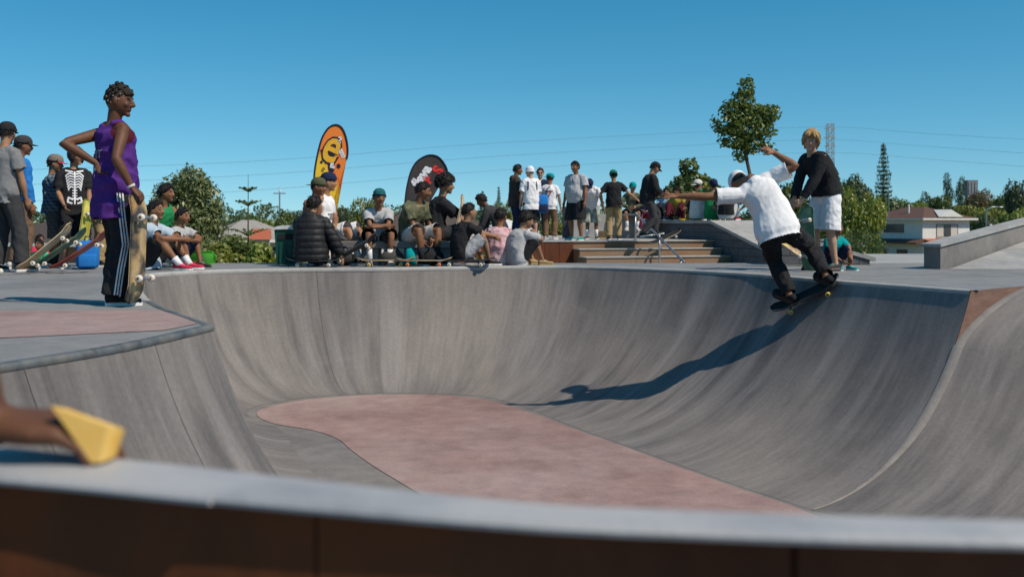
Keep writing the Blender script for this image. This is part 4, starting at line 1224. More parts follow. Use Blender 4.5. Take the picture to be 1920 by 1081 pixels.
# ================================================================== clothes
C_PURPLE = cloth('purple', (0.085, 0.028, 0.20), (0.065, 0.02, 0.16)); C_MAROON = cloth('maroon', (0.085, 0.012, 0.02))
C_WHITE = cloth('white', (0.74, 0.73, 0.74), (0.68, 0.67, 0.69)); C_OFFW = cloth('offwhite', (0.60, 0.58, 0.54))
C_GREY = cloth('grey', (0.20, 0.20, 0.205)); C_LGREY = cloth('lightgrey', (0.42, 0.42, 0.43)); C_DGREY = cloth('darkgrey', (0.045, 0.045, 0.047)); C_CHAR = cloth('charcoal', (0.075, 0.065, 0.058))
C_BLUE = cloth('blue', (0.02, 0.17, 0.50)); C_NAVY = cloth('navy', (0.016, 0.024, 0.065)); C_TEAL = cloth('teal', (0.0, 0.28, 0.29)); C_TEALG = cloth('tealgreen', (0.01, 0.24, 0.15))
C_KHAKI = cloth('khaki', (0.36, 0.26, 0.13)); C_BROWN = cloth('brown', (0.17, 0.105, 0.07)); C_HOOD = cloth('brownhoodie', (0.058, 0.042, 0.034)); C_OLIVE = cloth('olive', (0.085, 0.088, 0.05))
C_GREEN = cloth('green', (0.02, 0.22, 0.075)); C_LGREEN = cloth('mint', (0.06, 0.42, 0.20)); C_RED = cloth('redpink', (0.55, 0.03, 0.075)); C_TAN = cloth('tan', (0.52, 0.36, 0.17))
C_PINK = mat('cloth_pinkfade', (0.62, 0.40, 0.42), (0.50, 0.24, 0.28), 2.6, 0.9, 0.25, bscale=60, c3=(0.66, 0.50, 0.50), scale3=3.0)
C_CAMO = mat('cloth_camo', (0.10, 0.105, 0.055), (0.20, 0.18, 0.11), 11, 0.9, 0.2, detail=2, c3=(0.05, 0.06, 0.035), scale3=9)
C_CAMOG = mat('cloth_camogrey', (0.32, 0.33, 0.27), (0.17, 0.18, 0.15), 12, 0.9, 0.2, detail=2, c3=(0.42, 0.42, 0.38), scale3=9)
def plaid(name, a, b, c, s=1.0):
    m = bpy.data.materials.new('cloth_'+name); m.use_nodes = True; n, l = m.node_tree.nodes, m.node_tree.links
    bs = n['Principled BSDF']; bs.inputs['Roughness'].default_value = .9; bs.inputs['Specular IOR Level'].default_value = .15
    t = n.new('ShaderNodeTexCoord'); col = None
    def wave(d, sc):
        w = n.new('ShaderNodeTexWave'); w.bands_direction = d; w.inputs['Scale'].default_value = sc*s; w.inputs['Distortion'].default_value = .6
        l.new(t.outputs['Object'], w.inputs['Vector']); return w.outputs['Fac']
    def mx(f, A, B, fac=1.0):
        x = n.new('ShaderNodeMix'); x.data_type = 'RGBA'; l.new(f, x.inputs[0])
        if hasattr(A, '__len__'): x.inputs[6].default_value = tuple(A)+(1,)
        else: l.new(A, x.inputs[6])
        if hasattr(B, '__len__'): x.inputs[7].default_value = tuple(B)+(1,)
        else: l.new(B, x.inputs[7])
        return x.outputs[2]
    v = mx(wave('Z', 7), a, b); h = mx(wave('DIAGONAL', 6), v, c)
    x = n.new('ShaderNodeMix'); x.data_type = 'RGBA'; x.inputs[0].default_value = .5; l.new(v, x.inputs[6]); l.new(h, x.inputs[7])
    l.new(x.outputs[2], bs.inputs['Base Color']); return m
C_PLAID = plaid('blueplaid', (0.10, 0.16, 0.21), (0.02, 0.035, 0.05), (0.22, 0.27, 0.30)); C_PLAIDG = plaid('tealplaid', (0.015, 0.06, 0.10), (0.02, 0.20, 0.18), (0.015, 0.02, 0.03), 1.4)
C_GPLAID = plaid('greyplaid', (0.10, 0.095, 0.09), (0.06, 0.058, 0.055), (0.15, 0.14, 0.13))
C_PUFF = mat('cloth_puffer', (0.012, 0.012, 0.014), (0.018, 0.018, 0.020), 20, 0.6, 0.2, bscale=25, spec=0.3)
S_BLK = (M_BLACKC, M_WHITE); S_WHT = (C_OFFW, M_WHITE); S_DRK = (C_DGREY, C_DGREY); S_TEAL = (C_TEAL, M_WHITE); S_RED = (C_RED, M_WHITE); S_NAVY = (C_NAVY, M_WHITE)
tee = lambda m, **k: dict(dict(m=m, sleeve=.68, grow=.024, hem=.13), **k)
longs = lambda m, **k: dict(dict(m=m, sleeve=1.94, grow=.022, hem=.10, name='sweater'), **k)
tank = lambda m, **k: dict(dict(m=m, sleeve=0, grow=.016, hem=.14, name='jersey'), **k)
pants = lambda m, **k: dict(dict(m=m, len=1.97, grow=.018), **k)
shorts = lambda m, **k: dict(dict(m=m, len=.98, grow=.020, wide=.018), **k)

# ================================================================== the boy in the purple jersey (left foreground)
HX, HY = gx(216, 7.4), 7.4
def jersey_post(o, r, t):
    k = r.k
    yd = Vector((0, 0, 1)); back = r.Mc @ Vector((0, -1, 0)); xd = r.Mc @ Vector((1, 0, 0))
    M_LET = mat('grey_lettering', (0.34, 0.33, 0.36), None, 30, .8)
    print_text(o, 'RAPT', .085, r.mid+Vector((-.03, 0, .045)), xd, r.Mc @ Vector((0, 0, 1)), back, M_LET)
    print_strips(o, [([(-.02, -.03), (.02, -.06), (-.01, -.10)], .018), ([(.03, -.04), (.05, -.09)], .012)], r.mid+Vector((-.05, 0, -.02)), xd, r.Mc @ Vector((0, 0, 1)), back, C_WHITE)
    me = o.data; me.materials.append(C_MAROON); n = len(me.polygons); ce = np.empty(n*3, np.float32); me.polygons.foreach_get('center', ce); ce = ce.reshape(-1, 3)
    idx = np.zeros(n, np.int32)                        # dark red binding round armholes and neck
    for c in 'rl':
        d = np.linalg.norm(ce-np.array(r.sh[c]-r.Mc @ Vector((0, 0, .02))*k), axis=1); idx[d < .098*k] = 1
    idx[np.linalg.norm(ce-np.array(r.N+r.neck*.02*k), axis=1) < .090*k] = 1
    me.polygons.foreach_set('material_index', idx); me.update()
def track_post(o, r, t):
    yaw = t.rotation_euler.z; c = Vector((-HX, -HY, 0)).normalized()
    nd = Matrix.Rotation(-yaw, 3, 'Z') @ c; xd = Vector((0, 0, 1)).cross(nd); yd = Vector((0, 0, 1))
    pts = []
    for q in (r.hip['r']+Vector((0, 0, .05)), r.hip['r'].lerp(r.kn['r'], .5), r.kn['r'], r.kn['r'].lerp(r.an['r'], .5), r.an['r']+Vector((0, 0, -.055))): pts.append((q.dot(xd), q.z))
    for off in (-.019, 0.0, .019):
        print_strips(o, [([(a+off, b) for a, b in pts], .0105)], Vector((0, 0, 0)), xd, yd, nd, C_WHITE, 'side_stripe', .006)
hero, hero_r = person('boy in a long purple sleeveless jersey and black striped track pants holding a worn skateboard', (HX, HY, 0), -52, 1.585,
    P(STAND, lean=-4, ppitch=2, twist=6, head=(-38, 6, 0), headk=1.02, lh_w=(-2.985, 7.30, 1.02), le_w=(-3.20, 7.22, 1.165), lpalm=(1, 0, 0), lhd=(.55, .1, -.5), rh_w=(-2.690, 7.17, .845), re=(.5, -1, 0),
      rhd=(.35, .75, -.75), rpalm=(-.4, .2, -1), rcurl=.75, rf=(.11, -.03, .085), lf=(-.11, .03, .085), rfoot=(-16, 0, 0), lfoot=(8, 0, 0), broad=.98, fat=.98),
    dict(skin='dark', top=tank(C_PURPLE, hem=.275, grow=.030, flare=.022, wr=.016), bottom=pants(M_BLACKC, wide=.032, grow=.024, wr=.012, len=2.02), shoe=S_BLK, hair='braids', post=dict(top=jersey_post, bottom=track_post)), vox=.0065)
rw = hero.matrix_basis @ hero_r.wr['r']
MB().tube([hero_r.wr['r'].lerp(hero_r.el['r'], .10), hero_r.wr['r'].lerp(hero_r.el['r'], .02)], [.0335*hero_r.k, .031*hero_r.k], 14).build('wristband', C_OFFW, hero, True)
board('worn yellow and red skateboard stood on end beside the boy in purple', bm_axes((-2.645, 7.20, .420), (.03, .02, 1), (-.985, .17, 0)), B_WORN)

# ================================================================== group at the left
def logo(back, strips=(), text=None, m=None, dz=.10, dx=0, size=.06):
    def f(o, r, t):
        nd = r.Mc @ Vector((0, -1 if back else 1, 0)); xd = r.Mc @ Vector((1 if back else -1, 0, 0)); yd = r.Mc @ Vector((0, 0, 1)); org = r.mid+yd*dz*r.k+xd*dx*r.k
        if strips: print_strips(o, strips, org, xd, yd, nd, m)
        if text: print_text(o, text, size, org, xd, yd, nd, m)
    return dict(top=f)
M_PRED = mat('red_shirt_print', (.35, .04, .05), None, 30, .8); M_PGREY = mat('grey_shirt_print', (.20, .20, .22), None, 30, .8)
SQ = [([(-.04, 0), (.04, 0)], .07)]
person('man in a grey tee and black cap at the left edge of the picture', (gx(8, 12.3), 12.3, 0), -25, 1.80, P(STAND, head=(20, 8, 0), rh=(.24, .10, .86), re=(1, -.6, 0), rhd=(0, .5, -1), rf=(.22, .06, .085), lean=0),
       dict(skin='tan', top=tee(C_GREY, hem=.16), bottom=pants(C_DGREY, wide=.014), shoe=S_BLK, hair='short', hat=('cap', M_BLACKC, 0, -6)))
person('person in a bright blue and white top behind the man in grey', (gx(34, 13.1), 13.1, 0), -40, 1.70, P(STAND, head=(-20, 5, 0)),
       dict(skin='brown', top=longs(C_BLUE), bottom=pants(C_BROWN), shoe=S_WHT, hair='short', hat=('cap', C_DGREY, 0, 0)))
person('boy in a blue plaid shirt and taupe cap with baggy grey shorts', (gx(99, 13.5), 13.5, 0), -62, 1.47, P(STAND, head=(-22, 8, 0), headk=1.08, rh=(.14, .26, 1.00), lh=(-.16, .24, 1.00), re=(1, -.7, -.2), lean=-3),
       dict(skin='tan', top=longs(C_PLAID, name='shirt', hem=.10, grow=.03), bottom=shorts(C_GPLAID, len=1.12, wide=.035), shoe=S_BLK, sock=M_BLACKC, hair='short', hat=('cap', mat('cloth_taupe', (.20, .165, .135), None, 30, .9), 0, 0, C_RED)))
tag(MB().tube([(0, 0, 0), (.02, .0, .09), (0, 0, .17)], [.165, .168, .150], 16, flat=.8).build('waist_jacket', C_BLUE, None, True, (gx(99, 13.5), 13.5, .70)), 'bright blue jacket tied round the waist of the boy in plaid', 'jacket')
def ribs_post(o, r, t):
    f = r.Mc @ Vector((0, 1, 0)); xd = r.Mc @ Vector((1, 0, 0)); yd = r.Mc @ Vector((0, 0, 1)); st = [([(0, .17), (0, -.26)], .020)]
    for i, y in enumerate((.13, .095, .06, .025, -.01, -.045)):
        for sg in (-1, 1):
            w = .105-.006*i; st.append(([(sg*.012, y), (sg*w*.6, y+.018), (sg*w, y-.018), (sg*w*.95, y-.036)], .016))
    for sg in (-1, 1): st += [([(sg*.02, .165), (sg*.11, .185)], .018), ([(sg*.02, -.20), (sg*.075, -.17), (sg*.085, -.23), (sg*.03, -.25)], .022)]
    for q in range(4): st.append(([(-.03, -.08-.035*q), (.03, -.08-.035*q)], .014))
    print_strips(o, st, r.mid+yd*.06*r.k, xd, yd, f, C_WHITE)
person('child with a dark bob in a black tee printed with a white skeleton', (gx(138, 13.3), 13.3, 0), -152, 1.56, P(STAND, head=(40, 4, 0), headk=1.10, rh=(.15, .20, .93), lh=(-.20, .20, .78), lean=-2),
       dict(skin='tan', top=tee(M_BLACKC, hem=.19, grow=.03, sleeve=.8, wr=.006), bottom=shorts(M_BLACKC, len=1.05, wide=.03), shoe=S_BLK, hair='bob', hairm=mat('brown_hair', (.035, .018, .012), (.02, .01, .008), 40, .5, .5), post=dict(top=ribs_post)))
person('person in a white tee and khaki trousers half hidden behind the boy in purple', (gx(182, 13.8), 13.8, 0), -70, 1.55, P(STAND, head=(-10, 5, 0)),
       dict(skin='tan', top=tee(C_WHITE), bottom=pants(C_KHAKI, wide=.02), shoe=S_BLK, hair='short'))
person('child in a red vest sitting low beyond the left deck', (gx(66, 22), 22, -.72), -100, 1.55, P(SIT(.30), head=(-20, 0, 0)), dict(skin='brown', top=tee(C_RED), bottom=shorts(M_BLACKC), shoe=S_BLK, hair='short'), vox=.02)
person('small child in a mint green tee sitting low beyond the left deck', (gx(78, 21), 21, -.72), 170, 1.40, P(SIT(.30), headk=1.1), dict(skin='brown', top=tee(C_LGREEN), bottom=shorts(C_NAVY), shoe=S_BLK, hair='short'), vox=.02)
person('youth in a pale blue tee and black shorts sitting with knees drawn up', (gx(276, 12.9), 12.9, 0), -96, 1.70, P(FLOOR(0), head=(-10, 0, 0), lh=(-.1, .45, .40), rh=(.05, .50, .40)), dict(skin='brown', top=tee(cloth('paleblue', (.40, .48, .56))), bottom=shorts(M_BLACKC), shoe=S_RED, sock=C_WHITE, sockh=.1, hair='short'))
person('youth in a green and white basketball top sitting on the far deck', (gx(300, 14.2), 14.2, 0), -122, 1.72, P(SIT(.26, .50), head=(25, 0, 0), lh=(-.02, .36, .46), rh=(.10, .40, .44)), dict(skin='brown', top=tank(C_GREEN), post=logo(False, [([(-.11, 0), (.11, 0)], .065)], None, C_WHITE, .06), bottom=shorts(C_GREEN), shoe=S_RED, hair='messy'))
person('small boy in a light grey tee sitting with arms on his knees', (gx(330, 13.6), 13.6, 0), -112, 1.36, P(SIT(.10, .40, .14), head=(8, 4, 0), headk=1.12, lh=(-.02, .42, .46), rh=(.08, .44, .46)), dict(skin='brown', top=tee(C_LGREY), bottom=shorts(C_NAVY), shoe=S_DRK, hair='short'))
person('tiny child in a black tee sitting on the ground by the shrubs', (gx(486, 27), 27, -.72), -150, 1.20, P(FLOOR(0), headk=1.15), dict(skin='tan', top=tee(M_BLACKC), bottom=pants(C_NAVY), shoe=S_BLK, hair='short'), vox=.02)
board('teal blue skateboard standing at the left edge of the picture', bm_axes((gx(-34, 8.6), 8.6, .375), (-.30, .10, 1), (-.97, .22, 0)), B_BLUE)
for lab, px, d, tilt, yw, u in (('dark skateboard tipped up on its tail nearest the man in grey', 88, 11.9, 42, 18, B_WOOD), ('green skateboard tipped up on its tail between two others', 112, 12.3, 36, 14, B_GRN), ('red brown skateboard tipped up on its tail nearest the boy in purple', 152, 12.0, 34, 8, B_RED)):
    xd = Vector((math.cos(R(tilt))*math.cos(R(yw)), math.cos(R(tilt))*math.sin(R(yw)), math.sin(R(tilt))))
    board(lab, bm_axes((gx(px, d), d, .40*math.sin(R(tilt))+.02), xd, (-math.sin(R(tilt)), 0.06, math.cos(R(tilt)))), u)
board('yellow skateboard held upright by the child in the skeleton tee', bm_axes((gx(160, 13.1), 13.1, .50), (.16, .0, 1), (-.97, .22, 0)), B_YEL)
bag = thing('backpack', 'bright blue backpack on the deck behind the boy in purple', 'backpack', (gx(164, 13.0), 13.0, 0), R(20))
MB().box((-.14, -.09, .01), (.14, .09, .37), bev=.06).build('sack', C_BLUE, bag, True); MB().box((-.11, -.13, .03), (.11, -.085, .20), bev=.02).build('pocket', C_BLUE, bag, True)
MB().tube([(-.04, 0, .37), (-.03, 0, .42), (.03, 0, .42), (.04, 0, .37)], .009, 7).build('handle', C_NAVY, bag, True)
board('bright lime green board lying on its edge beside the small boy', bm_axes((gx(352, 14.0), 14.0, .105), (1, -.25, 0), (.1, .9, .25)), B_LIME)
board('skateboard beside the tiny child by the shrubs', flat_board(gx(497, 26.6), 26.6, -.74, 5), B_WOOD)

# ================================================================== row on and around the concrete bench
BZ = .34
person('shirtless youth in an olive cap sitting on the bench', (gx(583, 14.4), 14.4, 0), -118, 1.74, P(SIT(BZ, .42, .15, 16), head=(18, 4, 0), lh=(-.16, .30, .56), rh=(.20, .46, .50), re=(1, -.2, 0)), dict(skin='brown', bottom=shorts(C_TAN), shoe=S_BLK, sock=C_WHITE, hair='buzz', hat=('cap', C_OLIVE, 180, 0)))
person('youth in a white basketball top and long white shorts sitting on the bench', (gx(610, 14.62), 14.62, 0), -106, 1.84, P(SIT(BZ, .58, .15, 2), head=(22, 2, 0), lh=(-.25, .0, .55), rh=(.24, .12, .52)), dict(skin='tan', top=tank(C_WHITE, hem=.16), post=logo(False, [([(-.12, .0), (.12, .0)], .03), ([(-.10, -.05), (.10, -.05)], .05)], None, M_PGREY, .04), bottom=shorts(C_WHITE, wide=.035, len=1.0), shoe=S_BLK, sock=C_WHITE, sockh=.24, hair='short', hat=('cap', C_NAVY, 180, 0)))
def puff_post(o, r, t):
    me = o.data; n = len(me.vertices); co = np.empty(n*3, np.float32); me.vertices.foreach_get('co', co); co = co.reshape(-1, 3)
    no = np.empty(n*3, np.float32); me.vertices.foreach_get('normal', no); no = no.reshape(-1, 3)
    b = np.abs(np.sin(co[:, 2]*math.pi/.085)); co += no*((b**.5)*.016)[:, None]
    me.vertices.foreach_set('co', co.ravel()); me.update()
person('person in a black quilted puffer jacket sitting on a skateboard seen from behind', (gx(583, 13.75), 13.75, 0), -8, 1.66, P(FLOOR(.10, 12, .48), head=(-14, 10, 0), lh=(-.15, .35, .25), rh=(.40, .12, .16), re=(1, -.3, 0)),
       dict(skin='tan', top=longs(C_PUFF, name='puffer_jacket', hem=.12, grow=.045, sr=.03, flare=.035, hood=True, wr=.004), bottom=pants(M_BLACKC), shoe=S_BLK, hair='messy', post=dict(top=puff_post)), vox=.011)
person('boy in a teal plaid cap and grey tee leaning arms crossed on his knees', (gx(708, 14.4), 14.4, 0), -168, 1.55, P(SIT(BZ, .36, .15, 36), head=(12, 4, 0), headk=1.08, lh=(.10, .40, .60), rh=(-.10, .38, .62)), dict(skin='brown', top=tee(C_LGREY), bottom=shorts(C_DGREY), shoe=S_WHT, sock=C_WHITE, hair='short', hat=('cap', C_PLAIDG, 160, 8)))
person('youth in a camouflage shirt bending to tie his shoe on the bench', (gx(772, 14.4), 14.4, 0), -140, 1.74, P(SIT(BZ, .42, .12, 36), head=(50, 12, 0), lh=(-.04, .44, .26), rh=(.08, .45, .26)), dict(skin='brown', top=tee(C_CAMO, sleeve=.8, grow=.03), bottom=shorts(C_OFFW), shoe=(M_BLACKC, M_WHITE), sock=M_BLACKC, hair='short'))
person('youth with a big afro in a black tee facing right on the bench', (gx(818, 14.45), 14.45, 0), -82, 1.80, P(SIT(BZ, .48, .12, 18), head=(0, 4, 0), rh=(.02, .50, .50), lh=(-.06, .54, .50)), dict(skin='tan', top=tee(M_BLACKC, sleeve=.9, grow=.03), post=logo(False, SQ, None, C_WHITE, .13, .08), bottom=shorts(C_DGREY, len=1.05), shoe=S_NAVY, sock=C_GREY, hair='afro'))
person('boy in a black tee and grey shorts squatting on a skateboard', (gx(864, 13.85), 13.85, 0), -64, 1.50, P(FLOOR(.10, 26, .44), head=(-4, 0, 0), headk=1.06, rh=(.06, .56, .48), lh=(-.02, .58, .46), lf=(-.14, .44, .10), rf=(.14, .44, .10)), dict(skin='tan', top=tee(M_BLACKC), bottom=shorts(C_LGREY), shoe=S_BLK, hair='short'))
person('boy in a faded pink shirt sitting on the lip with his back turned', (gx(934, 14.35), 14.35, 0), -22, 1.50, P(FLOOR(0, 16), head=(-10, 4, 0), headk=1.1), dict(skin='brown', top=tee(C_PINK, sleeve=.85, grow=.034, collar=True), bottom=shorts(C_NAVY), shoe=S_BLK, hair='short'))
person('boy in a baggy grey tee sitting on the lip with hand to mouth', (gx(970, 14.22), 14.22, 0), -58, 1.44, P(FLOOR(0, 24, .42), head=(-14, 16, 0), headk=1.12, rh=(.08, .30, .56), re=(1, .2, -.6), lh=(-.05, .40, .38)), dict(skin='tan', top=tee(C_LGREY, sleeve=.85, grow=.04), bottom=shorts(M_BLACKC, len=1.05), shoe=(C_KHAKI, C_KHAKI), hair='messy'))
person('dark clothed youth bending forward beyond the boys on the lip', (gx(938, 20), 20, -.45), 78, 1.72, P(STAND, lean=42, ppitch=20, head=(0, 30, 0), lh=(-.15, .5, .70), rh=(.15, .5, .68)), dict(skin='dark', top=longs(C_DGREY), bottom=pants(M_BLACKC), shoe=S_BLK, hair='messy'), vox=.018)
board('skateboard under the person in the puffer jacket', flat_board(gx(590, 13.7), 13.7, 0, -6), B_DARK)
board('dark skateboard tipped on its tail under the white socks', bm_axes((gx(660, 13.9), 13.9, .20), (math.cos(R(30)), .1, math.sin(R(30))), (-.5, .2, .85)), B_DARK)
board('skateboard with yellow wheels under the feet of the boy in the plaid cap', flat_board(gx(722, 13.85), 13.85, 0, 4), B_WOOD, W_YEL)
board('skateboard with orange and pale wheels under the youth in camouflage', flat_board(gx(795, 13.8), 13.8, 0, -3), B_WOOD, W_OR)
board('skateboard under the squatting boy in grey shorts', flat_board(gx(873, 13.8), 13.8, 0, -4), B_DARK)
board('pale skateboard held upright by the youth with the afro', bm_axes((gx(862, 14.3), 14.3, .60), (.22, .1, 1), (-1, .2, .2)), B_WOOD)
towel = tag(MB().tube([(0, 0, .02), (.02, .0, .12), (0, .02, .24)], [.09, .075, .05], 12, flat=.6).build('towel', C_TEAL, None, True, (gx(768, 14.0), 14.0, 0.0)), 'crumpled teal towel on the deck by the camouflage youth', 'towel')
for i, (px, c, lab) in enumerate(((640, C_DGREY, 'dark grey bag under the bench behind the white socks'), (735, C_CHAR, 'brown grey bag beside the boy in the plaid cap'), (812, M_BLACKC, 'black bag under the bench behind the camouflage youth'))):
    b_ = thing('bag', lab, 'bag', (gx(px, 14.15), 14.15, 0), R(20*i))
    MB().ball((0, 0, .11), (.17, .10, .12), 16, 10).build('sack', c, b_, True); MB().tube([(-.10, 0, .19), (-.04, .02, .27), (.06, .02, .26), (.11, 0, .18)], .011, 7).build('strap', C_NAVY, b_, True)

# ================================================================== people on the platform
PZ = .202
g_ = 'people standing on the platform'
person('youth in a long dark brown hoodie facing right on the platform', (gx(966, 23.9), 23.9, PZ), -78, 1.75, P(STAND, head=(0, 6, 0), rh=(.20, .16, .92), lh=(-.2, .16, .92)), dict(skin='brown', top=longs(C_HOOD, name='hoodie', hood=True, hem=.20, grow=.035, sr=.026), bottom=pants(C_NAVY), shoe=S_BLK, hair='short'), group=g_)
person('boy in a white beanie and long white tee with blue backpack straps', (gx(996, 23.4), 23.4, PZ), 14, 1.68, P(STAND, head=(40, 4, 0), rh=(.20, .08, .84)), dict(skin='fair', top=tee(C_WHITE, hem=.24, grow=.028, sleeve=.85), post=logo(True, [([(-.10, .22), (-.11, .02)], .03), ([(.10, .22), (.11, .02)], .03)], None, C_NAVY, .0), bottom=shorts(M_BLACKC, len=1.06, wide=.03), shoe=(C_TAN, C_TAN), hat=('beanie', C_WHITE, 0, -8), hair='buzz'), group=g_)
person('person in sunglasses and a navy jacket facing the camera on the platform', (gx(1013, 25.0), 25.0, PZ), 176, 1.72, P(STAND, head=(0, 4, 0)), dict(skin='fair', top=longs(C_NAVY, name='jacket', hem=.12), bottom=pants(C_NAVY), shoe=S_BLK, hair='short', hairm=mat('auburn_hair', (.07, .03, .015), None, 40, .5), glasses=True), group=g_)
wt, wr_ = person('boy in a teal cap and white tee seen from behind with brown trousers', (gx(1031, 23.8), 23.8, PZ), -14, 1.52, P(STAND, head=(16, 2, 0), headk=1.06, rh=(.30, .05, .80), re=(1, -.4, 0)), dict(skin='tan', top=tee(C_WHITE, hem=.16, grow=.028), post=logo(True, [([(-.09, .06), (.09, .06)], .03), ([(.05, .05), (-.02, -.08), (-.08, -.12)], .028)], None, M_PRED, .06), bottom=pants(C_BROWN, wide=.012), shoe=S_WHT, hair='buzz', hat=('cap', C_TEAL, 70, -6)), group=g_)
person('heavy man in a grey polo shirt and black shorts looking left', (gx(1081, 22.55), 22.55, PZ), 142, 1.74, P(STAND, head=(-4, 2, 0), broad=1.14, fat=1.18, belly=.05, lh=(-.30, .10, .86), rh=(.32, .04, .80), lf=(-.15, .03, .085), rf=(.15, -.03, .085)), dict(skin='brown', top=tee(C_LGREY, hem=.13, collar=True), post=logo(False, [([(0, .16), (0, .04)], .018)], None, M_PGREY, .08), bottom=shorts(M_BLACKC, len=1.06, wide=.035, grow=.026), shoe=S_TEAL, hair='short'), group=g_)
person('boy in a white tee and navy cap bending down on the platform', (gx(1110, 24.2), 24.2, PZ), 168, 1.55, P(STAND, lean=38, ppitch=24, head=(0, 50, 0), lh=(-.36, .22, .78), rh=(.24, .45, .72)), dict(skin='brown', top=tee(C_WHITE, grow=.034, hem=.18), bottom=shorts(C_CAMOG, len=1.1, wide=.03), shoe=S_BLK, sock=C_WHITE, hair='short', hat=('cap', C_NAVY, 0, 4)), group=g_)
person('boy in a teal cap and black tee reaching out his right arm', (gx(1151, 23.3), 23.3, PZ), -6, 1.58, P(STAND, head=(14, 4, 0), headk=1.05, rh=(.62, .12, 1.00), re=(.3, -.2, -1), lh=(-.30, .18, 1.02)), dict(skin='tan', top=tee(M_BLACKC, hem=.15, grow=.032), bottom=pants(C_KHAKI, wide=.014), shoe=(C_DGREY, M_WHITE), hair='short', hat=('cap', C_TEALG, 175, -6)), group=g_)
person('youth in a dark patterned top sitting on the seat wall behind the rail', (gx(1186, 25.75), 25.75, PZ+.2), 172, 1.62, P(SIT(.42, .32), head=(20, 6, 0)), dict(skin='tan', top=longs(C_CAMO, name='shirt'), bottom=shorts(C_DGREY), shoe=S_WHT, sock=C_WHITE, hair='short', hat=('cap', C_TEAL, 0, 0)), vox=.018)
person('child in maroon leggings sitting on the seat wall behind the rail', (gx(1204, 25.8), 25.8, PZ+.2), -172, 1.40, P(SIT(.42, .30), headk=1.1), dict(skin='fair', top=tee(C_NAVY), bottom=pants(cloth('plum', (.22, .04, .075))), shoe=S_BLK, hair='long'), vox=.018)
person('skater in a black sweater and cap jumping down the steps', (gx(1214, 21.85), 21.85, PZ+.08), -74, 1.72, P(STAND, pel=(0, 0, .88), lean=12, head=(4, 26, 0), lf=(-.10, .22, .13), rf=(.10, -.14, .10), lh=(-.12, .34, .94), rh=(.22, .30, .90), rfoot=(-40, -8, 0), lfoot=(-30, -8, 0)), dict(skin='tan', top=longs(M_BLACKC, grow=.032, sr=.026, hem=.16), bottom=pants(C_DGREY, grow=.02), shoe=S_BLK, hair='short', hat=('cap', M_BLACKC, 0, 6)), vox=.014)
board('skateboard in the air under the jumping skater', bm_axes((gx(1248, 21.8), 21.8, .27), (math.cos(R(24)), .35, math.sin(R(24))), (-.4, -.35, .85)), B_WOOD)
bp = thing('backpack', 'blue daypack hanging beside the boy in the teal cap and white tee', 'backpack', (gx(1017, 23.45), 23.45, PZ+.62), R(15))
MB().box((-.13, -.09, 0), (.13, .09, .42), bev=.06).build('sack', C_BLUE, bp, True); MB().box((-.10, -.125, .03), (.10, -.085, .20), bev=.02).build('pocket', C_NAVY, bp, True)
MB().tube([(.08, .02, .40), (.14, .06, .56), (.20, .08, .62)], .014, 7).build('strap', C_NAVY, bp, True)
# on and behind the ledge
HT = .652
def on_ledge(t_, lat=0.5):                                # point on the flat top, t_ metres back from the kink
    a = ANG; lx, ly = HX0+lat, t_
    return (1.33+lx*math.cos(a)-ly*math.sin(a), 22.0+lx*math.sin(a)+ly*math.cos(a), HT)
def lp(px, back):                                         # keeps depth, lateral from bearing
    q = on_ledge(back); return (gx(px, q[1]), q[1], HT)
LG = 'people sitting on the block ledge'
person('dark haired person in a pale blue top sitting on the far end of the ledge', lp(1250, 2.9), 168, 1.60, P(SIT(.02, .45), head=(0, 8, 0)), dict(skin='tan', top=tee(cloth('skyblue', (.30, .42, .55))), bottom=pants(M_BLACKC), shoe=S_BLK, hair='short'), vox=.018, group=LG)
person('person with yellow sleeves sitting second from the far end of the ledge', lp(1272, 2.4), 150, 1.62, P(SIT(.02, .45), head=(0, 8, 0)), dict(skin='brown', top=tee(cloth('mustard', (.42, .30, .05))), bottom=pants(C_MAROON), shoe=S_BLK, hair='messy'), vox=.018, group=LG)
person('person in a white cap and pale vest sitting with back turned on the ledge', lp(1308, 1.5), -12, 1.80, P(SIT(.06, .40), head=(-30, -6, 0)), dict(skin='tan', top=tank(C_OFFW, hem=.12), bottom=pants(M_BLACKC), shoe=S_BLK, hair='buzz', hat=('cap', C_OFFW, 150, 0)), vox=.016, group=LG)
person('person in a navy cap raising a yellow can to drink on the ledge', lp(1336, 1.1), -20, 1.80, P(SIT(.06, .40), head=(30, -14, 0), lh=(-.12, .24, .80), le=(-1, 0, -.4)), dict(skin='tan', top=tee(C_GREEN), bottom=pants(C_LGREY), shoe=S_BLK, hair='short', hat=('cap', C_NAVY, 0, -10)), vox=.016, group=LG)
q_ = lp(1331, 1.2)
can = tag(MB().lathe([(.024, 0), (.033, .008), (.033, .125), (.025, .135)], 14).build('drink_can', mat('yellow_can', (.62, .48, .03), (.5, .36, .02), 12, .35, metal=.3), None, True, (q_[0]-.03, q_[1]+.05, HT+.80), (R(-60), 0, R(30))), 'yellow drink can held up by the person in a navy cap', 'can')
person('person in black top and pale grey trousers hunched over on the ledge', lp(1362, .5), -24, 1.75, P(SIT(.06, .38, .15, 52), head=(0, 50, 0), rh=(.26, .35, .25)), dict(skin='tan', top=tee(M_BLACKC, hem=.04), bottom=pants(C_LGREY, grow=.03), shoe=S_RED, hair='short'), vox=.016, group=LG)

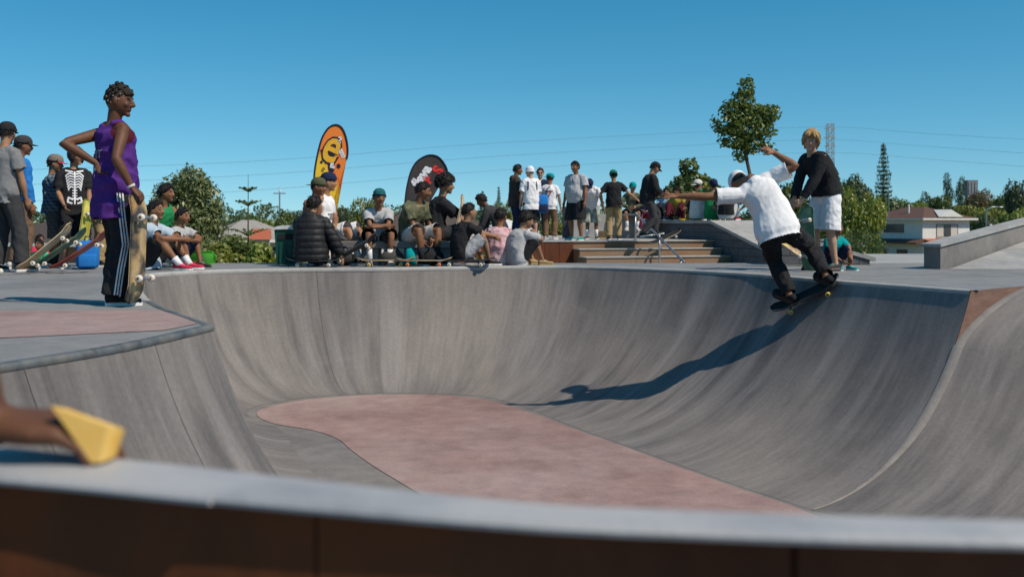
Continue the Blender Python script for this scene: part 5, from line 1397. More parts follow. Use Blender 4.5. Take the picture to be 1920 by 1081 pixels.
# ================================================================== the carving skater (white tee)
bx_ = Vector((-.57, .35, -.35)).normalized(); bn_ = Vector((-.50, -.22, .84)); bn_ = (bn_-bx_*bn_.dot(bx_)).normalized()
B_C = Vector((3.075, 10.565, -.165))
board('skateboard with yellow wheels carving on the bowl wall under the skater in white', bm_axes(B_C, bx_, bn_), B_DARK, W_YEL)
fl = B_C+bx_*.14+bn_*.10; fr = B_C-bx_*.29+bn_*.105
SKL = Vector((2.74, 10.55, 0))
def zrot(v): return v
person('skater in a baggy white tee and black trousers carving the bowl wall arms spread', tuple(SKL), 0, 1.95,
    P(dict(), pel_w=(2.735, 10.48, .545), headk=.93, lean=7, side=-30, ppitch=16, proll=-16, pyaw=-10, twist=4, head=(10, 62, -10), hoff=(0, .13, -.085),
      rh_w=(2.755, 10.62, 1.325), re_w=(2.935, 10.48, 1.18), rhd=(-.75, .1, .45), rcurl=.6, rpalm=(-.4, .6, -.5), lh_w=(1.74, 10.62, .875), le_w=(2.02, 10.55, .87), lhd=(-1, .05, .06), lcurl=.12, lspread=1.35, lpalm=(0, .5, -.8),
      lf_w=tuple(fl), rf_w=tuple(fr), lk=(.1, 1, .15), rk=(.1, .9, .45), lfoot=(38, -20, -26), rfoot=(20, -16, -30)),
    dict(skin='brown', top=tee(C_WHITE, hem=.125, grow=.022, flare=.024, sleeve=.72, sr=.018, wr=.0055, collar=True), bottom=pants(M_BLACKC, grow=.014, wr=.014), shoe=(M_BLACKC, C_DGREY), hair='buzz', hat=('cap', C_WHITE, 0, 0, M_BLACKC)), vox=.0085)
# ================================================================== blond man
def sweater_post(o, r, t): pass
person('blond man in a black sweater and white shorts leaning to watch the skater', (gx(1549, 12.6), 12.6, 0), 112, 1.80,
    P(STAND, lean=36, ppitch=10, head=(48, 12, -6), lh=(-.08, .42, .84), rh=(.06, .44, .80), re=(1, -.5, .1), le=(-1, -.3, -.2), rhd=(.1, .3, -1), lcurl=.8, rcurl=.8, lf=(-.10, -.06, .085), rf=(.10, .05, .085), broad=1.0),
    dict(skin='fair', top=longs(M_BLACKC, hem=.05, grow=.028, sr=.016, wr=.008), bottom=shorts(C_WHITE, len=1.0, wide=.026, grow=.024), shoe=S_DRK, hair='surfer', hairm=M_BLOND, eyes=True), vox=.0085)
board('dark green skateboard stood on end by the blond man', bm_axes((gx(1513, 12.3), 12.3, .41), (-.06, .05, 1), (.72, .69, 0)), B_GRN)
person('small child in a teal top crouching behind the blond man', (gx(1560, 12.9), 12.9, 0), -160, 1.12, P(FLOOR(.06, 30, .36), headk=1.2, rh=(.1, .40, .2), lh=(-.16, .40, .2)), dict(skin='brown', top=tee(C_TEAL), bottom=shorts(C_NAVY), shoe=S_TEAL, hair='buzz'))
board('yellow and purple skateboard leaning behind the skater in white', bm_axes((gx(1490, 13.9), 13.9, .30), (.75, .2, -.5), (-.3, .8, -.2)), B_PURP)

# ================================================================== person perched on the parapet at the left, only the propping hand in view
pt, pr_ = person('bare arm and hand of a person propped on the parapet cap at lower left', (-.935, 1.02, .245), 0, 1.72,
    P(SIT(.02, .42, .12, 4), lf=(-.12, .30, -.72), rf=(.06, .30, -.72), rh_w=(-.556, 1.068, .388), re_w=(-.602, 1.015, .635), rhd=(1, .04, -.06), rpalm=(.05, .1, -1), rcurl=.52, rspread=1.0, lh=(-.30, .25, .20)),
    dict(skin='dark', top=tee(C_DGREY), bottom=shorts(C_NAVY), shoe=S_BLK, hair='short'), vox=.006)
pv = []
for a in range(9):                                       # a thin sheet curling away from the fingers
    t_ = a/8; dy = .034*t_; dx = .006*math.sin(t_*2.2); dz = -.010*t_
    pv += [(-.474+dx, 1.040+dy, .412+dz), (-.432+dx, 1.040+dy, .3535), (-.424+dx, 1.040+dy, .3535), (-.415+dx, 1.040+dy, .391+dz)]
pf = [(a*4+k, a*4+(k+1) % 4, (a+1)*4+(k+1) % 4, (a+1)*4+k) for a in range(8) for k in range(4)]+[(3, 2, 1, 0), (32, 33, 34, 35)]
pw = tag(MB().add(pv, pf).build('folded_paper', mat('yellow_paper', (.80, .44, .08), (.82, .54, .17), 30, .7), None, False), 'folded yellow paper pinched under the fingers on the parapet cap', 'paper')
flush()
# ================================================================== foliage
def leaf_mat(name, c1, c2, c3, trans=0.35, vary=0.25):
    m = bpy.data.materials.new('leaf_'+name); m.use_nodes = True; n, l = m.node_tree.nodes, m.node_tree.links
    n.clear(); out = n.new('ShaderNodeOutputMaterial')
    at = n.new('ShaderNodeAttribute'); at.attribute_name = 'tone'
    rp = n.new('ShaderNodeValToRGB'); e = rp.color_ramp.elements; e[0].position = 0; e[0].color = tuple(c1)+(1,); e[1].position = 1; e[1].color = tuple(c3)+(1,)
    q = rp.color_ramp.elements.new(.5); q.color = tuple(c2)+(1,)
    l.new(at.outputs['Fac'], rp.inputs['Fac'])
    oi = n.new('ShaderNodeObjectInfo'); hs = n.new('ShaderNodeHueSaturation')
    mr = n.new('ShaderNodeMapRange'); mr.inputs['To Min'].default_value = 1-vary; mr.inputs['To Max'].default_value = 1+vary; l.new(oi.outputs['Random'], mr.inputs['Value'])
    mh = n.new('ShaderNodeMapRange'); mh.inputs['To Min'].default_value = .485; mh.inputs['To Max'].default_value = .515; l.new(oi.outputs['Random'], mh.inputs['Value'])
    l.new(mr.outputs['Result'], hs.inputs['Value']); l.new(mh.outputs['Result'], hs.inputs['Hue']); l.new(rp.outputs['Color'], hs.inputs['Color'])
    d = n.new('ShaderNodeBsdfDiffuse'); t = n.new('ShaderNodeBsdfTranslucent'); g = n.new('ShaderNodeBsdfGlossy'); g.inputs['Roughness'].default_value = .45; g.inputs['Color'].default_value = (1, 1, 1, 1)
    a = n.new('ShaderNodeMixShader'); a.inputs[0].default_value = trans; b = n.new('ShaderNodeMixShader'); b.inputs[0].default_value = .035
    l.new(hs.outputs['Color'], d.inputs['Color']); l.new(hs.outputs['Color'], t.inputs['Color'])
    l.new(d.outputs[0], a.inputs[1]); l.new(t.outputs[0], a.inputs[2]); l.new(a.outputs[0], b.inputs[1]); l.new(g.outputs[0], b.inputs[2]); l.new(b.outputs[0], out.inputs['Surface'])
    return m
L_GREEN = leaf_mat('green', (0.066, 0.114, 0.026), (0.120, 0.174, 0.036), (0.198, 0.234, 0.050)); L_DARK = leaf_mat('dark', (0.041, 0.074, 0.026), (0.070, 0.108, 0.036), (0.114, 0.150, 0.050))
L_YEL = leaf_mat('yellowgreen', (0.120, 0.162, 0.024), (0.204, 0.228, 0.036), (0.312, 0.300, 0.060)); L_GREY = leaf_mat('silver', (0.090, 0.132, 0.042), (0.168, 0.204, 0.072), (0.324, 0.312, 0.138), .25)
L_BROWN = leaf_mat('brown', (0.096, 0.072, 0.036), (0.144, 0.108, 0.054), (0.192, 0.144, 0.072)); L_STREET = leaf_mat('street', (0.054, 0.102, 0.019), (0.120, 0.174, 0.026), (0.240, 0.264, 0.042), .45, .05)
M_BARK = mat('bark', (.10, .075, .055), (.06, .045, .033), 6, .9, .4, stretch=(1, 1, .3))
def leaves(name, pts, nrm, size, seed, m, asp=.55, jit=.7):
    rs = np.random.RandomState(seed); n = len(pts)
    nn = nrm+rs.randn(n, 3)*jit; nn /= np.linalg.norm(nn, axis=1)[:, None]+1e-9
    a = np.cross(nn, rs.randn(n, 3)); a /= np.linalg.norm(a, axis=1)[:, None]+1e-9; b = np.cross(nn, a)
    s = size*rs.uniform(.6, 1.35, n)[:, None]
    V = np.empty((n, 4, 3), np.float32)
    V[:, 0] = pts-a*s; V[:, 1] = pts-b*s*asp+nn*s*.12; V[:, 2] = pts+a*s; V[:, 3] = pts+b*s*asp+nn*s*.12
    me = bpy.data.meshes.new(name); me.vertices.add(n*4); me.vertices.foreach_set('co', V.ravel())
    me.loops.add(n*4); me.loops.foreach_set('vertex_index', np.arange(n*4, dtype=np.int32))
    me.polygons.add(n); me.polygons.foreach_set('loop_start', np.arange(0, n*4, 4, dtype=np.int32)); me.polygons.foreach_set('loop_total', np.full(n, 4, np.int32))
    me.update(); me.validate()
    tone = np.clip(rs.beta(2.2, 2.6, n), 0, 1); c = np.repeat(tone, 4)
    at = me.color_attributes.new('tone', 'FLOAT_COLOR', 'POINT'); arr = np.ones((n*4, 4), np.float32); arr[:, :3] = c[:, None]; at.data.foreach_set('color', arr.ravel())
    me.materials.append(m); return me
def lobes_points(lobes, n, seed, shell=.55, gap=.0, gf=2.0):
    rs = np.random.RandomState(seed); L = np.array(lobes, float); w = (L[:, 3]*L[:, 4]+L[:, 5]*L[:, 4]+L[:, 3]*L[:, 5]); w /= w.sum()
    k = rs.choice(len(L), n, p=w); d = rs.randn(n, 3); d /= np.linalg.norm(d, axis=1)[:, None]
    r = shell+(1-shell)*rs.rand(n)**.7; r += rs.randn(n)*.05
    P_ = L[k, :3]+d*L[k, 3:]*r[:, None]; N_ = d/L[k, 3:]; N_ /= np.linalg.norm(N_, axis=1)[:, None]
    if gap:
        ph = rs.rand(3, 3)*6; g = sum(np.sin(P_ @ np.array(v)*gf+ph[i].sum()) for i, v in enumerate(((1, .6, .3), (-.4, 1, .8), (.7, -.5, 1))))
        keep = g > -3+gap*3; P_, N_ = P_[keep], N_[keep]
    return P_, N_
def rand_lobes(seed, n, R_=(1, 1, 1), c=(0, 0, 0), size=(.28, .5)):
    rs = np.random.RandomState(seed); out = []
    for i in range(n):
        d = rs.randn(3); d /= np.linalg.norm(d); r = rs.rand()**.5*.72; s = rs.uniform(*size)
        out.append((c[0]+d[0]*R_[0]*r, c[1]+d[1]*R_[1]*r, c[2]+d[2]*R_[2]*r, R_[0]*s, R_[1]*s, R_[2]*s*.85))
    return out
CROWNS = {}
def crown_mesh(kind, var):
    key = (kind, var)
    if key in CROWNS: return CROWNS[key]
    sd = 100+var*17+len(kind)
    if kind in ('round', 'yellow', 'brown', 'dark'):
        lb = rand_lobes(sd, 15+var*2, (.5, .5, .42), (0, 0, .56)); p, nr = lobes_points(lb, 7000, sd, .6, .2, 9)
        me = leaves('crown', p, nr, .026, sd, dict(round=L_GREEN, yellow=L_YEL, brown=L_BROWN, dark=L_DARK)[kind])
    elif kind == 'poplar':
        lb = [(0.08*math.sin(i*2.1), .08*math.cos(i*1.7), .15+i*.08, .26-.012*abs(i-4), .26-.012*abs(i-4), .12) for i in range(10)]; p, nr = lobes_points(lb, 4200, sd, .5); me = leaves('crown', p, nr, .020, sd, L_DARK)
    else:                                                 # conifer, tiers of flat drooping boughs
        rs = np.random.RandomState(sd); P_, N_ = [], []
        T = 24
        for i in range(T):
            h = .10+.88*i/T; rad = .5*(1-h)**.75+.02; nb = 7
            for b in range(nb):
                a = 2*math.pi*b/nb+i*.6+rs.uniform(-.2, .2); L = rad*rs.uniform(.8, 1.1); m_ = max(10, int(130*L))
                t = rs.rand(m_); w = rs.randn(m_)*.022*(1-t*.5)
                x = t*L*math.cos(a)-w*math.sin(a); y = t*L*math.sin(a)+w*math.cos(a); z = h+.05*t*t*L*2-.02*t+rs.randn(m_)*.006
                P_.append(np.stack([x, y, z], 1)); N_.append(np.tile([0, 0, 1.0], (m_, 1)))
        me = leaves('crown', np.concatenate(P_), np.concatenate(N_), .020, sd, L_DARK, .5, .5)
    CROWNS[key] = me; return me
tr = MB().tube([(0, 0, 0), (.01, 0, .2), (.0, .01, .45), (.01, 0, .75)], [.028, .020, .014, .005], 8)
for a in range(5): tr.tube([(0, 0, .25+.07*a), (.12*math.cos(a*2.4), .12*math.sin(a*2.4), .40+.08*a), (.24*math.cos(a*2.4), .24*math.sin(a*2.4), .5+.08*a)], [.012, .008, .003], 6)
ME_TRUNK = mesh('trunk', tr.v, tr.f, True)
tr = MB().tube([(0, 0, 0), (0, 0, .5), (0, 0, .99)], [.016, .010, .002], 8); ME_TRUNKC = mesh('trunk_conifer', tr.v, tr.f, True)
def bg_tree(px, topy, d, halfw, kind, label, var=0):
    x = gx(px, d); zb = terrain_z(x, d); zt = .6+(417-topy)*d/1900; h = zt-zb; w = 2*halfw*d/1900*(1.0 if kind in ('conifer',) else 1.42)
    name = {'conifer': 'conifer_tree', 'poplar': 'poplar_tree'}.get(kind, 'tree')
    t = thing(name, label, 'tree', (x, d, zb), rng.uniform(0, 6.28), 'trees beyond the skate park')
    con = kind in ('conifer', 'poplar'); s = (w, w, h/1.0)
    c = put('crown', crown_mesh(kind, var), None, t); c.scale = s
    k = put('trunk', ME_TRUNKC if con else ME_TRUNK, M_BARK if len((ME_TRUNKC if con else ME_TRUNK).materials) == 0 else None, t); k.scale = (min(w, h)*.9, min(w, h)*.9, h*.95)
    return t
TREES = [
 (1560, 300, 72, 30, 'yellow', 'olive tree just right of the blond man'), (1634, 340, 98, 20, 'yellow', 'olive tree left of the tall tiered pine'), (1680, 358, 152, 26, 'round', 'green tree above the left eave of the white house'), (1760, 362, 152, 26, 'round', 'green tree above the right eave of the white house'), (1815, 372, 156, 26, 'yellow', 'yellow green tree above the sloping wall'), (1890, 352, 140, 26, 'round', 'green tree left of the tall dark tree at the right edge'), (1935, 350, 100, 30, 'yellow', 'yellow green tree cut by the right edge'),
 (1548, 318, 96, 30, 'round', 'green tree between the blond man and the tall dark tree'), (1600, 300, 100, 26, 'dark', 'dark tree crown behind the tall olive tree'), (1450, 352, 90, 30, 'yellow', 'olive tree behind the raised arm of the skater in white'), (1690, 372, 145, 30, 'dark', 'dark tree left of the flue of the white house'), (1880, 372, 150, 40, 'dark', 'dark tree behind the bright yellow green tree'), (1720, 376, 148, 30, 'round', 'green tree close above the brown roof'), (1640, 395, 128, 16, 'dark', 'dark tree at the left end of the white house'),
 (-20, 372, 95, 55, 'round', 'broad green tree behind the man in grey at the left edge'), (48, 378, 88, 34, 'yellow', 'yellow green tree seen between the man in grey and the boy in plaid'),
 (118, 396, 120, 40, 'dark', 'low dark tree behind the child in the skeleton tee'), (215, 388, 110, 42, 'round', 'green tree hidden behind the boy in purple'), (268, 392, 90, 26, 'dark', 'dark tree between the boy in purple and the big shrub'),
 (448, 396, 120, 22, 'dark', 'low dark tree right of the big shrub'), (478, 392, 125, 24, 'round', 'green tree behind the young tiered pine'), (508, 384, 105, 22, 'yellow', 'yellowish tree left of the green bin'), (536, 374, 90, 24, 'round', 'green tree above the green bin'),
 (566, 380, 100, 30, 'dark', 'dark tree behind the shirtless youth'), (640, 378, 80, 28, 'dark', 'dark tree right of the yellow flag'), (685, 349, 62, 32, 'yellow', 'tall yellow green tree between the flags'), (733, 388, 70, 22, 'round', 'low green tree left of the black flag'),
 (846, 372, 66, 14, 'round', 'small green tree right of the black flag'), (872, 394, 140, 30, 'dark', 'low distant trees left of the two small pines'), (941, 360, 82, 17, 'yellow', 'rounded tree below the right one of two small pines'),
 (985, 398, 110, 30, 'dark', 'dark tree behind the brown hoodie'), (1055, 396, 75, 34, 'yellow', 'yellow green tree behind the boy in brown trousers'), (1100, 386, 110, 34, 'dark', 'dark tree behind the man in the polo shirt'), (1136, 392, 90, 26, 'round', 'green tree between the polo man and the boy in black'),
 (1180, 382, 84, 34, 'yellow', 'yellow green tree behind the seat wall'), (1225, 376, 70, 28, 'round', 'green tree behind the jumping skater'), (1262, 322, 48, 26, 'dark', 'dark round tree left of the lobed tree behind the ledge'), (1338, 312, 56, 26, 'round', 'green round tree right of the lobed tree behind the ledge'),
 (1392, 372, 80, 34, 'dark', 'dark tree behind the head of the skater in white'), (1480, 334, 66, 40, 'round', 'green tree between the skater in white and the blond man'), (1528, 350, 80, 40, 'dark', 'dark tree behind the legs of the blond man'),
 (1578, 288, 78, 38, 'dark', 'tall dark tree right of the blond man'), (1606, 320, 70, 34, 'yellow', 'tall olive tree right of the blond man'), (1628, 356, 90, 26, 'round', 'green tree left of the tall tiered pine'),
 (1668, 366, 150, 30, 'round', 'green tree at the foot of the tall tiered pine'), (1700, 352, 140, 26, 'yellow', 'yellow green tree above the roof of the white house'), (1732, 360, 160, 26, 'round', 'green tree above the ridge of the white house'), (1750, 344, 170, 16, 'dark', 'dark pointed tree left of the poplars'),
 (1778, 321, 165, 13, 'poplar', 'left one of two tall poplars behind the white house'), (1801, 327, 165, 13, 'poplar', 'right one of two tall poplars behind the white house'), (1845, 346, 190, 26, 'brown', 'brown leaved tree right of the water tower'),
 (1868, 358, 130, 34, 'yellow', 'bright yellow green tree above the bank on the right'), (1912, 322, 120, 22, 'dark', 'tall dark tree at the right edge of the picture'), (1830, 388, 125, 40, 'dark', 'dark low tree right of the white house'), (1770, 378, 150, 34, 'dark', 'dark low tree behind the white house'), (1900, 385, 105, 36, 'round', 'green tree behind the sloping wall at the right edge'),
 (905, 352, 130, 17, 'conifer', 'left one of two small grey green pines'), (935, 344, 140, 13, 'conifer', 'right one of two small grey green pines'), (1657, 259, 150, 30, 'conifer', 'tall tiered pine left of the white house'), (1635, 372, 160, 16, 'conifer', 'short dark pine beside the tall tiered pine'),
]
for i, (px, ty, d, hw, kd, lab) in enumerate(TREES): bg_tree(px, ty, d, hw, kd, lab, i % 3)
# dense wood on the skyline, read as one mass
rs = np.random.RandomState(5); lb = []
for i in range(260):
    px = -1000+i*15.5; d = 230+rs.uniform(-30, 60); x = gx(px, d); zt = .6+(417-rs.uniform(380, 404))*d/1900; zb = terrain_z(x, d)
    lb.append((x, d, (zt+zb)/2-1, rs.uniform(2.2, 4), 3, (zt-zb)/2+1))
p, nr = lobes_points(lb, 100000, 9, .8); tag(put('distant_woodland', leaves('distant_woodland', p, nr, .42, 9, L_DARK)), 'dark woodland along the skyline', 'woodland', kind='stuff')

# big silvery shrub left of centre
sx, sy = gx(357, 22), 22.0; sz = terrain_z(sx, sy)
sh = thing('shrub', 'big bushy silver green shrub left of the green bin', 'shrub', (sx, sy, sz))
lb = rand_lobes(31, 34, (1.02, .95, 1.35), (0, 0, 1.40), (.26, .42))+[(0, 0, 1.2, .85, .8, 1.0)]
p, nr = lobes_points(lb, 15000, 31, .62, .2, 4); rs2 = np.random.RandomState(3)
put('crown', leaves('crown', p, nr, .052, 31, L_GREY, .42, .6), None, sh)
mb = MB()
for a in range(7): mb.tube([(0, 0, 0), (.25*math.cos(a*.9), .25*math.sin(a*.9), .6), (.6*math.cos(a*.9), .55*math.sin(a*.9), 1.5)], [.05, .035, .012], 7)
mb.build('trunk', M_BARK, sh, True)
for px, d, w, h, mm, lab in ((418, 20, .55, .75, L_YEL, 'low yellowish shrub at the right foot of the silvery shrub'), (445, 24, .6, .9, L_GREEN, 'low green shrub behind the young tiered pine'), (512, 19, .55, .85, L_YEL, 'yellow flowering shrub left of the green bin'), (300, 20, .6, .7, L_DARK, 'dark low shrub at the left foot of the silvery shrub'),
    (905, 19, .5, .5, L_GREEN, 'low green shrub behind the squatting boy'), (1055, 30, .9, .8, L_YEL, 'yellowish shrub behind the platform'), (1130, 34, 1.2, .7, L_GREEN, 'low green shrub behind the platform'), (1590, 46, 2.3, 2.2, L_DARK, 'dense dark rounded hedge bush left of the white house'), (390, 21, .6, .8, L_GREY, 'small silvery shrub beside the big one')):
    x = gx(px, d); z = terrain_z(x, d) if not (px in (905,)) else -.75
    hh = h+(.0 if d > 25 else .25)
    if px == 1590: z = -2.4; hh = 2.9
    t = thing('shrub', lab, 'shrub', (x, d, z)); lb = rand_lobes(int(px), 12, (w*.9, w*.9, hh*.5), (0, 0, hh*.5), (.35, .55)); p, nr = lobes_points(lb, 2600, int(px), .6)
    put('crown', leaves('crown', p, nr, .06 if d < 30 else .085, int(px), mm), None, t)
    MB().tube([(0, 0, 0), (.02, 0, hh*.5)], [.04, .015], 6).build('trunk', M_BARK, t)
# lobed big-leaf tree behind the ledge
fx_, fy_ = gx(1298, 40), 40.0; fz_ = terrain_z(fx_, fy_)
ft = thing('tree', 'lobed broad leaved tree rising behind the ledge people', 'tree', (fx_, fy_, fz_))
lb = [(-.1, 0, 4.05, .32, .32, .35), (0, 0, 3.4, .62, .6, .5), (.25, 0, 2.9, .85, .8, .6), (-.35, 0, 2.8, .8, .8, .6), (0, .1, 2.2, 1.05, 1, .7), (.5, 0, 2.1, .6, .6, .5), (-.6, 0, 2.0, .6, .6, .5)]
lb = [(a*1.3, b, c, d*1.3, e*1.3, f) for a, b, c, d, e, f in lb]; p, nr = lobes_points(lb, 5600, 77, .6, .2, 3); put('crown', leaves('crown', p, nr, .10, 77, L_GREEN, .7), None, ft); MB().tube([(0, 0, 0), (.03, 0, 1.5), (0, 0, 3.2)], [.14, .1, .03], 8).build('trunk', M_BARK, ft, True)

# street tree above the skater's head
tx, ty_ = gx(1398, 19), 19.0
st = thing('street_tree', 'young street tree with a ragged green crown above the skater in white', 'tree', (tx, ty_, -.45))
cz = .6+(417-228)*.01+.45
lb = [(.02, 0, cz+.62, .17, .17, .24), (-.05, 0, cz+.40, .26, .25, .22), (-.20, 0, cz+.18, .33, .3, .26), (.20, .05, cz+.10, .38, .3, .24), (.42, 0, cz+.16, .26, .24, .18), (-.40, 0, cz-.02, .26, .25, .24), (0, 0, cz-.12, .42, .38, .30), (-.22, 0, cz-.32, .30, .28, .22), (.12, 0, cz-.38, .26, .24, .24), (.36, 0, cz-.16, .24, .22, .20), (.44, 0, cz-.50, .17, .15, .12), (-.08, 0, cz-.58, .18, .16, .20)]
p, nr = lobes_points(lb, 4200, 12, .45, .30, 7); put('crown', leaves('crown', p, nr, .046, 12, L_STREET, .5), None, st)
mb = MB().tube([(.42, 0, 0), (.30, 0, 1.0), (.02, 0, cz-.7), (-.02, 0, cz), (0, 0, cz+.6)], [.045, .04, .032, .02, .006], 9)
for a, z in ((0.5, -.7), (2.4, -.55), (3.6, -.3), (5.2, -.2), (1.2, .1)): mb.tube([(-.07, 0, cz+z), (.22*math.cos(a), .2*math.sin(a), cz+z+.25), (.42*math.cos(a), .38*math.sin(a), cz+z+.42)], [.018, .012, .004], 6)
mb.build('trunk', M_BARK, st, True)
# young tiered pine by the shrub
yx, yy = gx(465, 21), 21.0
yp = thing('conifer_tree', 'young pine with widely spaced star shaped tiers near the green bin', 'tree', (yx, yy, -.74))
ytop = .74+.6+(417-326)*21/1900
MB().tube([(0, 0, 0), (0, 0, ytop*.6), (0, 0, ytop)], [.022, .014, .004], 7).build('trunk', M_BARK, yp, True)
P_, N_ = [], []; rs = np.random.RandomState(8)
for zpx, rpx, up in ((349, 15, .45), (376, 22, .42), (432, 34, .35), (456, 36, .30), (480, 36, .25)):
    z0 = .74+.6+(417-zpx)*21/1900-.10
    for b in range(6):
        a = b*math.pi/3+zpx; L = rpx*21/1900*1.1
        for _ in range(90):
            t = rs.rand(); w = rs.randn()*.018*(1.2-t*.6); P_.append((t*L*math.cos(a)-w*math.sin(a), t*L*math.sin(a)+w*math.cos(a), z0+up*t*L*(1.2-.3*t)+rs.randn()*.008)); N_.append((0, 0, 1))
put('crown', leaves('crown', np.array(P_), np.array(N_, float), .024, 8, L_GREEN, .4), None, yp)

# ================================================================== houses
M_WWALL = mat('white_weatherboard', (.66, .67, .66), (.58, .59, .58), 3, .7, .05); M_CREAMW = mat('cream_wall', (.50, .45, .36), None, 3, .8); M_BRICKW = mat('brick_wall', (.30, .17, .11), None, 6, .85)
M_TILE = mat('brown_roof_tile', (.12, .066, .05), (.085, .048, .038), 3, .8, .3, stretch=(1, 6, 6)); M_TILEG = mat('grey_brown_roof_tile', (.085, .066, .056), (.06, .047, .04), 3, .85, .3, stretch=(1, 6, 6)); M_TILEO = mat('orange_roof_tile', (.40, .12, .06), (.30, .085, .045), 3, .8, .3, stretch=(1, 6, 6)); M_TILEC = mat('pale_roof', (.30, .28, .26), None, 3, .8)
M_PANE = mat('window_glass', (.03, .04, .05), (.05, .06, .07), 2, .08, spec=.6); M_FRAME = mat('dark_window_frame', (.05, .042, .038), None, 8, .5); M_FASC = mat('white_fascia', (.68, .67, .64), None, 6, .6); M_CURT = mat('curtain', (.55, .53, .48), (.42, .40, .37), 5, .9, stretch=(6, 6, 1))
def window(parent, face, u, z, w, h, hw, hd, panes=2, curtain=False):
    """face: 'x' = local -x wall, 'y' = local -y wall; u along the wall"""
    wi = thing_part('window', parent)
    Mx = Matrix.Translation((u, -hd, z)) if face == 'y' else (Matrix.Translation((-hw, u, z)) @ Matrix.Rotation(R(-90), 4, 'Z'))
    fr = MB(); f = .06
    for lo, hi in (((-w/2, -.05, -h/2), (w/2, .02, -h/2+f)), ((-w/2, -.05, h/2-f), (w/2, .02, h/2)), ((-w/2, -.05, -h/2+f), (-w/2+f, .02, h/2-f)), ((w/2-f, -.05, -h/2+f), (w/2, .02, h/2-f))): fr.box(lo, hi, Mx)
    fr.build('frame', M_FRAME, wi)
    for k in range(panes):
        a, b = -w/2+f+(w-2*f)*k/panes, -w/2+f+(w-2*f)*(k+1)/panes
        MB().box((a+.02, -.03, -h/2+f), (b-.02, -.012, h/2-f), Mx).build('pane', M_CURT if curtain and k % 2 == 0 else M_PANE, wi)
        if k: MB().box((a-.019, -.045, -h/2+f), (a+.019, .0, h/2-f), Mx).build('mullion', M_FRAME, wi)
    MB().box((-w/2-.06, -.10, -h/2-.06), (w/2+.06, .01, -h/2-.002), Mx).build('sill', M_FASC, wi)
def hip_roof(parent, w, d, z0, z1, ov, m, name='roof', ridge=.0, at=(0, 0)):
    a, b = w/2+ov, d/2+ov; cx, cy = at
    if w >= d: r0, r1 = (cx-(a-b)-ridge, cy), (cx+(a-b)+ridge, cy)
    else: r0, r1 = (cx, cy-(b-a)-ridge), (cx, cy+(b-a)+ridge)
    V = [(cx-a, cy-b, z0), (cx+a, cy-b, z0), (cx+a, cy+b, z0), (cx-a, cy+b, z0), (r0[0], r0[1], z1), (r1[0], r1[1], z1)]
    F = [(0, 1, 5, 4), (1, 2, 5), (2, 3, 4, 5), (3, 0, 4)] if w >= d else [(0, 1, 4), (1, 2, 5, 4), (2, 3, 5), (3, 0, 4, 5)]
    o = MB().add(V, F).build(name, m, parent)
    fa = MB(); t = .09
    for lo, hi in (((cx-a, cy-b-.03, z0-.2), (cx+a, cy-b, z0)), ((cx-a, cy+b, z0-.2), (cx+a, cy+b+.03, z0)), ((cx-a-.03, cy-b, z0-.2), (cx-a, cy+b, z0)), ((cx+a, cy-b, z0-.2), (cx+a+.03, cy+b, z0))): fa.box(lo, hi)
    fa.build('fascia', M_FASC, o); MB().add([(cx-a, cy-b, z0-.12), (cx-a, cy+b, z0-.12), (cx+a, cy+b, z0-.12), (cx+a, cy-b, z0-.12)], [(0, 1, 2, 3)]).build('soffit', M_FASC, o)
    return o
def house(label, loc, rz, w, d, he, hr, wallm, roofm, wins=(), ov=.55, ridge=0):
    t = thing('house', label, 'house', loc, R(rz))
    MB().box((-w/2, -d/2, 0), (w/2, d/2, he)).build('wall', wallm, t); hip_roof(t, w, d, he+.02, hr, ov, roofm, ridge=ridge)
    for a in wins: window(t, a[0], a[1], a[2], a[3], a[4], w/2, d/2, *a[5:])
    return t
hw_, hd_ = 7.2, 8.5; rz_ = 25.5
cx_, cy_ = 44.6, 110.0
c_ = Matrix.Rotation(R(rz_), 3, 'Z') @ Vector((hw_/2, hd_/2, 0))
hz = terrain_z(cx_, cy_)
H1 = house('white two storey house with a brown hipped roof beyond the grass', (cx_+c_.x, cy_+c_.y, hz), rz_, hw_, hd_, 1.05-hz, 2.35-hz, M_WWALL, M_TILE,
      [('y', .1, .35-hz-.65, 3.3, 1.4, 3, True), ('x', -.2, .55-hz-.6, 2.9, .95, 2), ('x', -1.4, .55-hz-3.5, 1.5, 1.1, 1), ('x', 1.6, .55-hz-3.5, 1.5, 1.1, 2)], .62, .6)
v_ = 1.05-hz
gb = MB().add([(-1.9, -hd_/2-.66, v_+.16), (1.9, -hd_/2-.66, v_+.16), (0, -hd_/2-.66, v_+.98), (0, -hd_/2+1.7, v_+.98)], [(0, 1, 2), (0, 2, 3), (1, 3, 2)]); gb.build('gable', M_FASC, H1)
lr = MB().add([(-hw_/2-1.3, -hd_/2-.3, v_-2.62), (-hw_/2-1.3, hd_/2+.3, v_-2.62), (-hw_/2, hd_/2+.3, v_-2.25), (-hw_/2, -hd_/2-.3, v_-2.25), (-hw_/2-1.3, -hd_/2-.3, v_-2.76), (-hw_/2-1.3, hd_/2+.3, v_-2.76), (-hw_/2, hd_/2+.3, v_-2.76), (-hw_/2, -hd_/2-.3, v_-2.76)], [(0, 3, 2, 1), (0, 1, 5, 4), (0, 4, 7, 3), (1, 2, 6, 5), (4, 5, 6, 7)]); lr.build('porch_roof', M_TILE, H1)
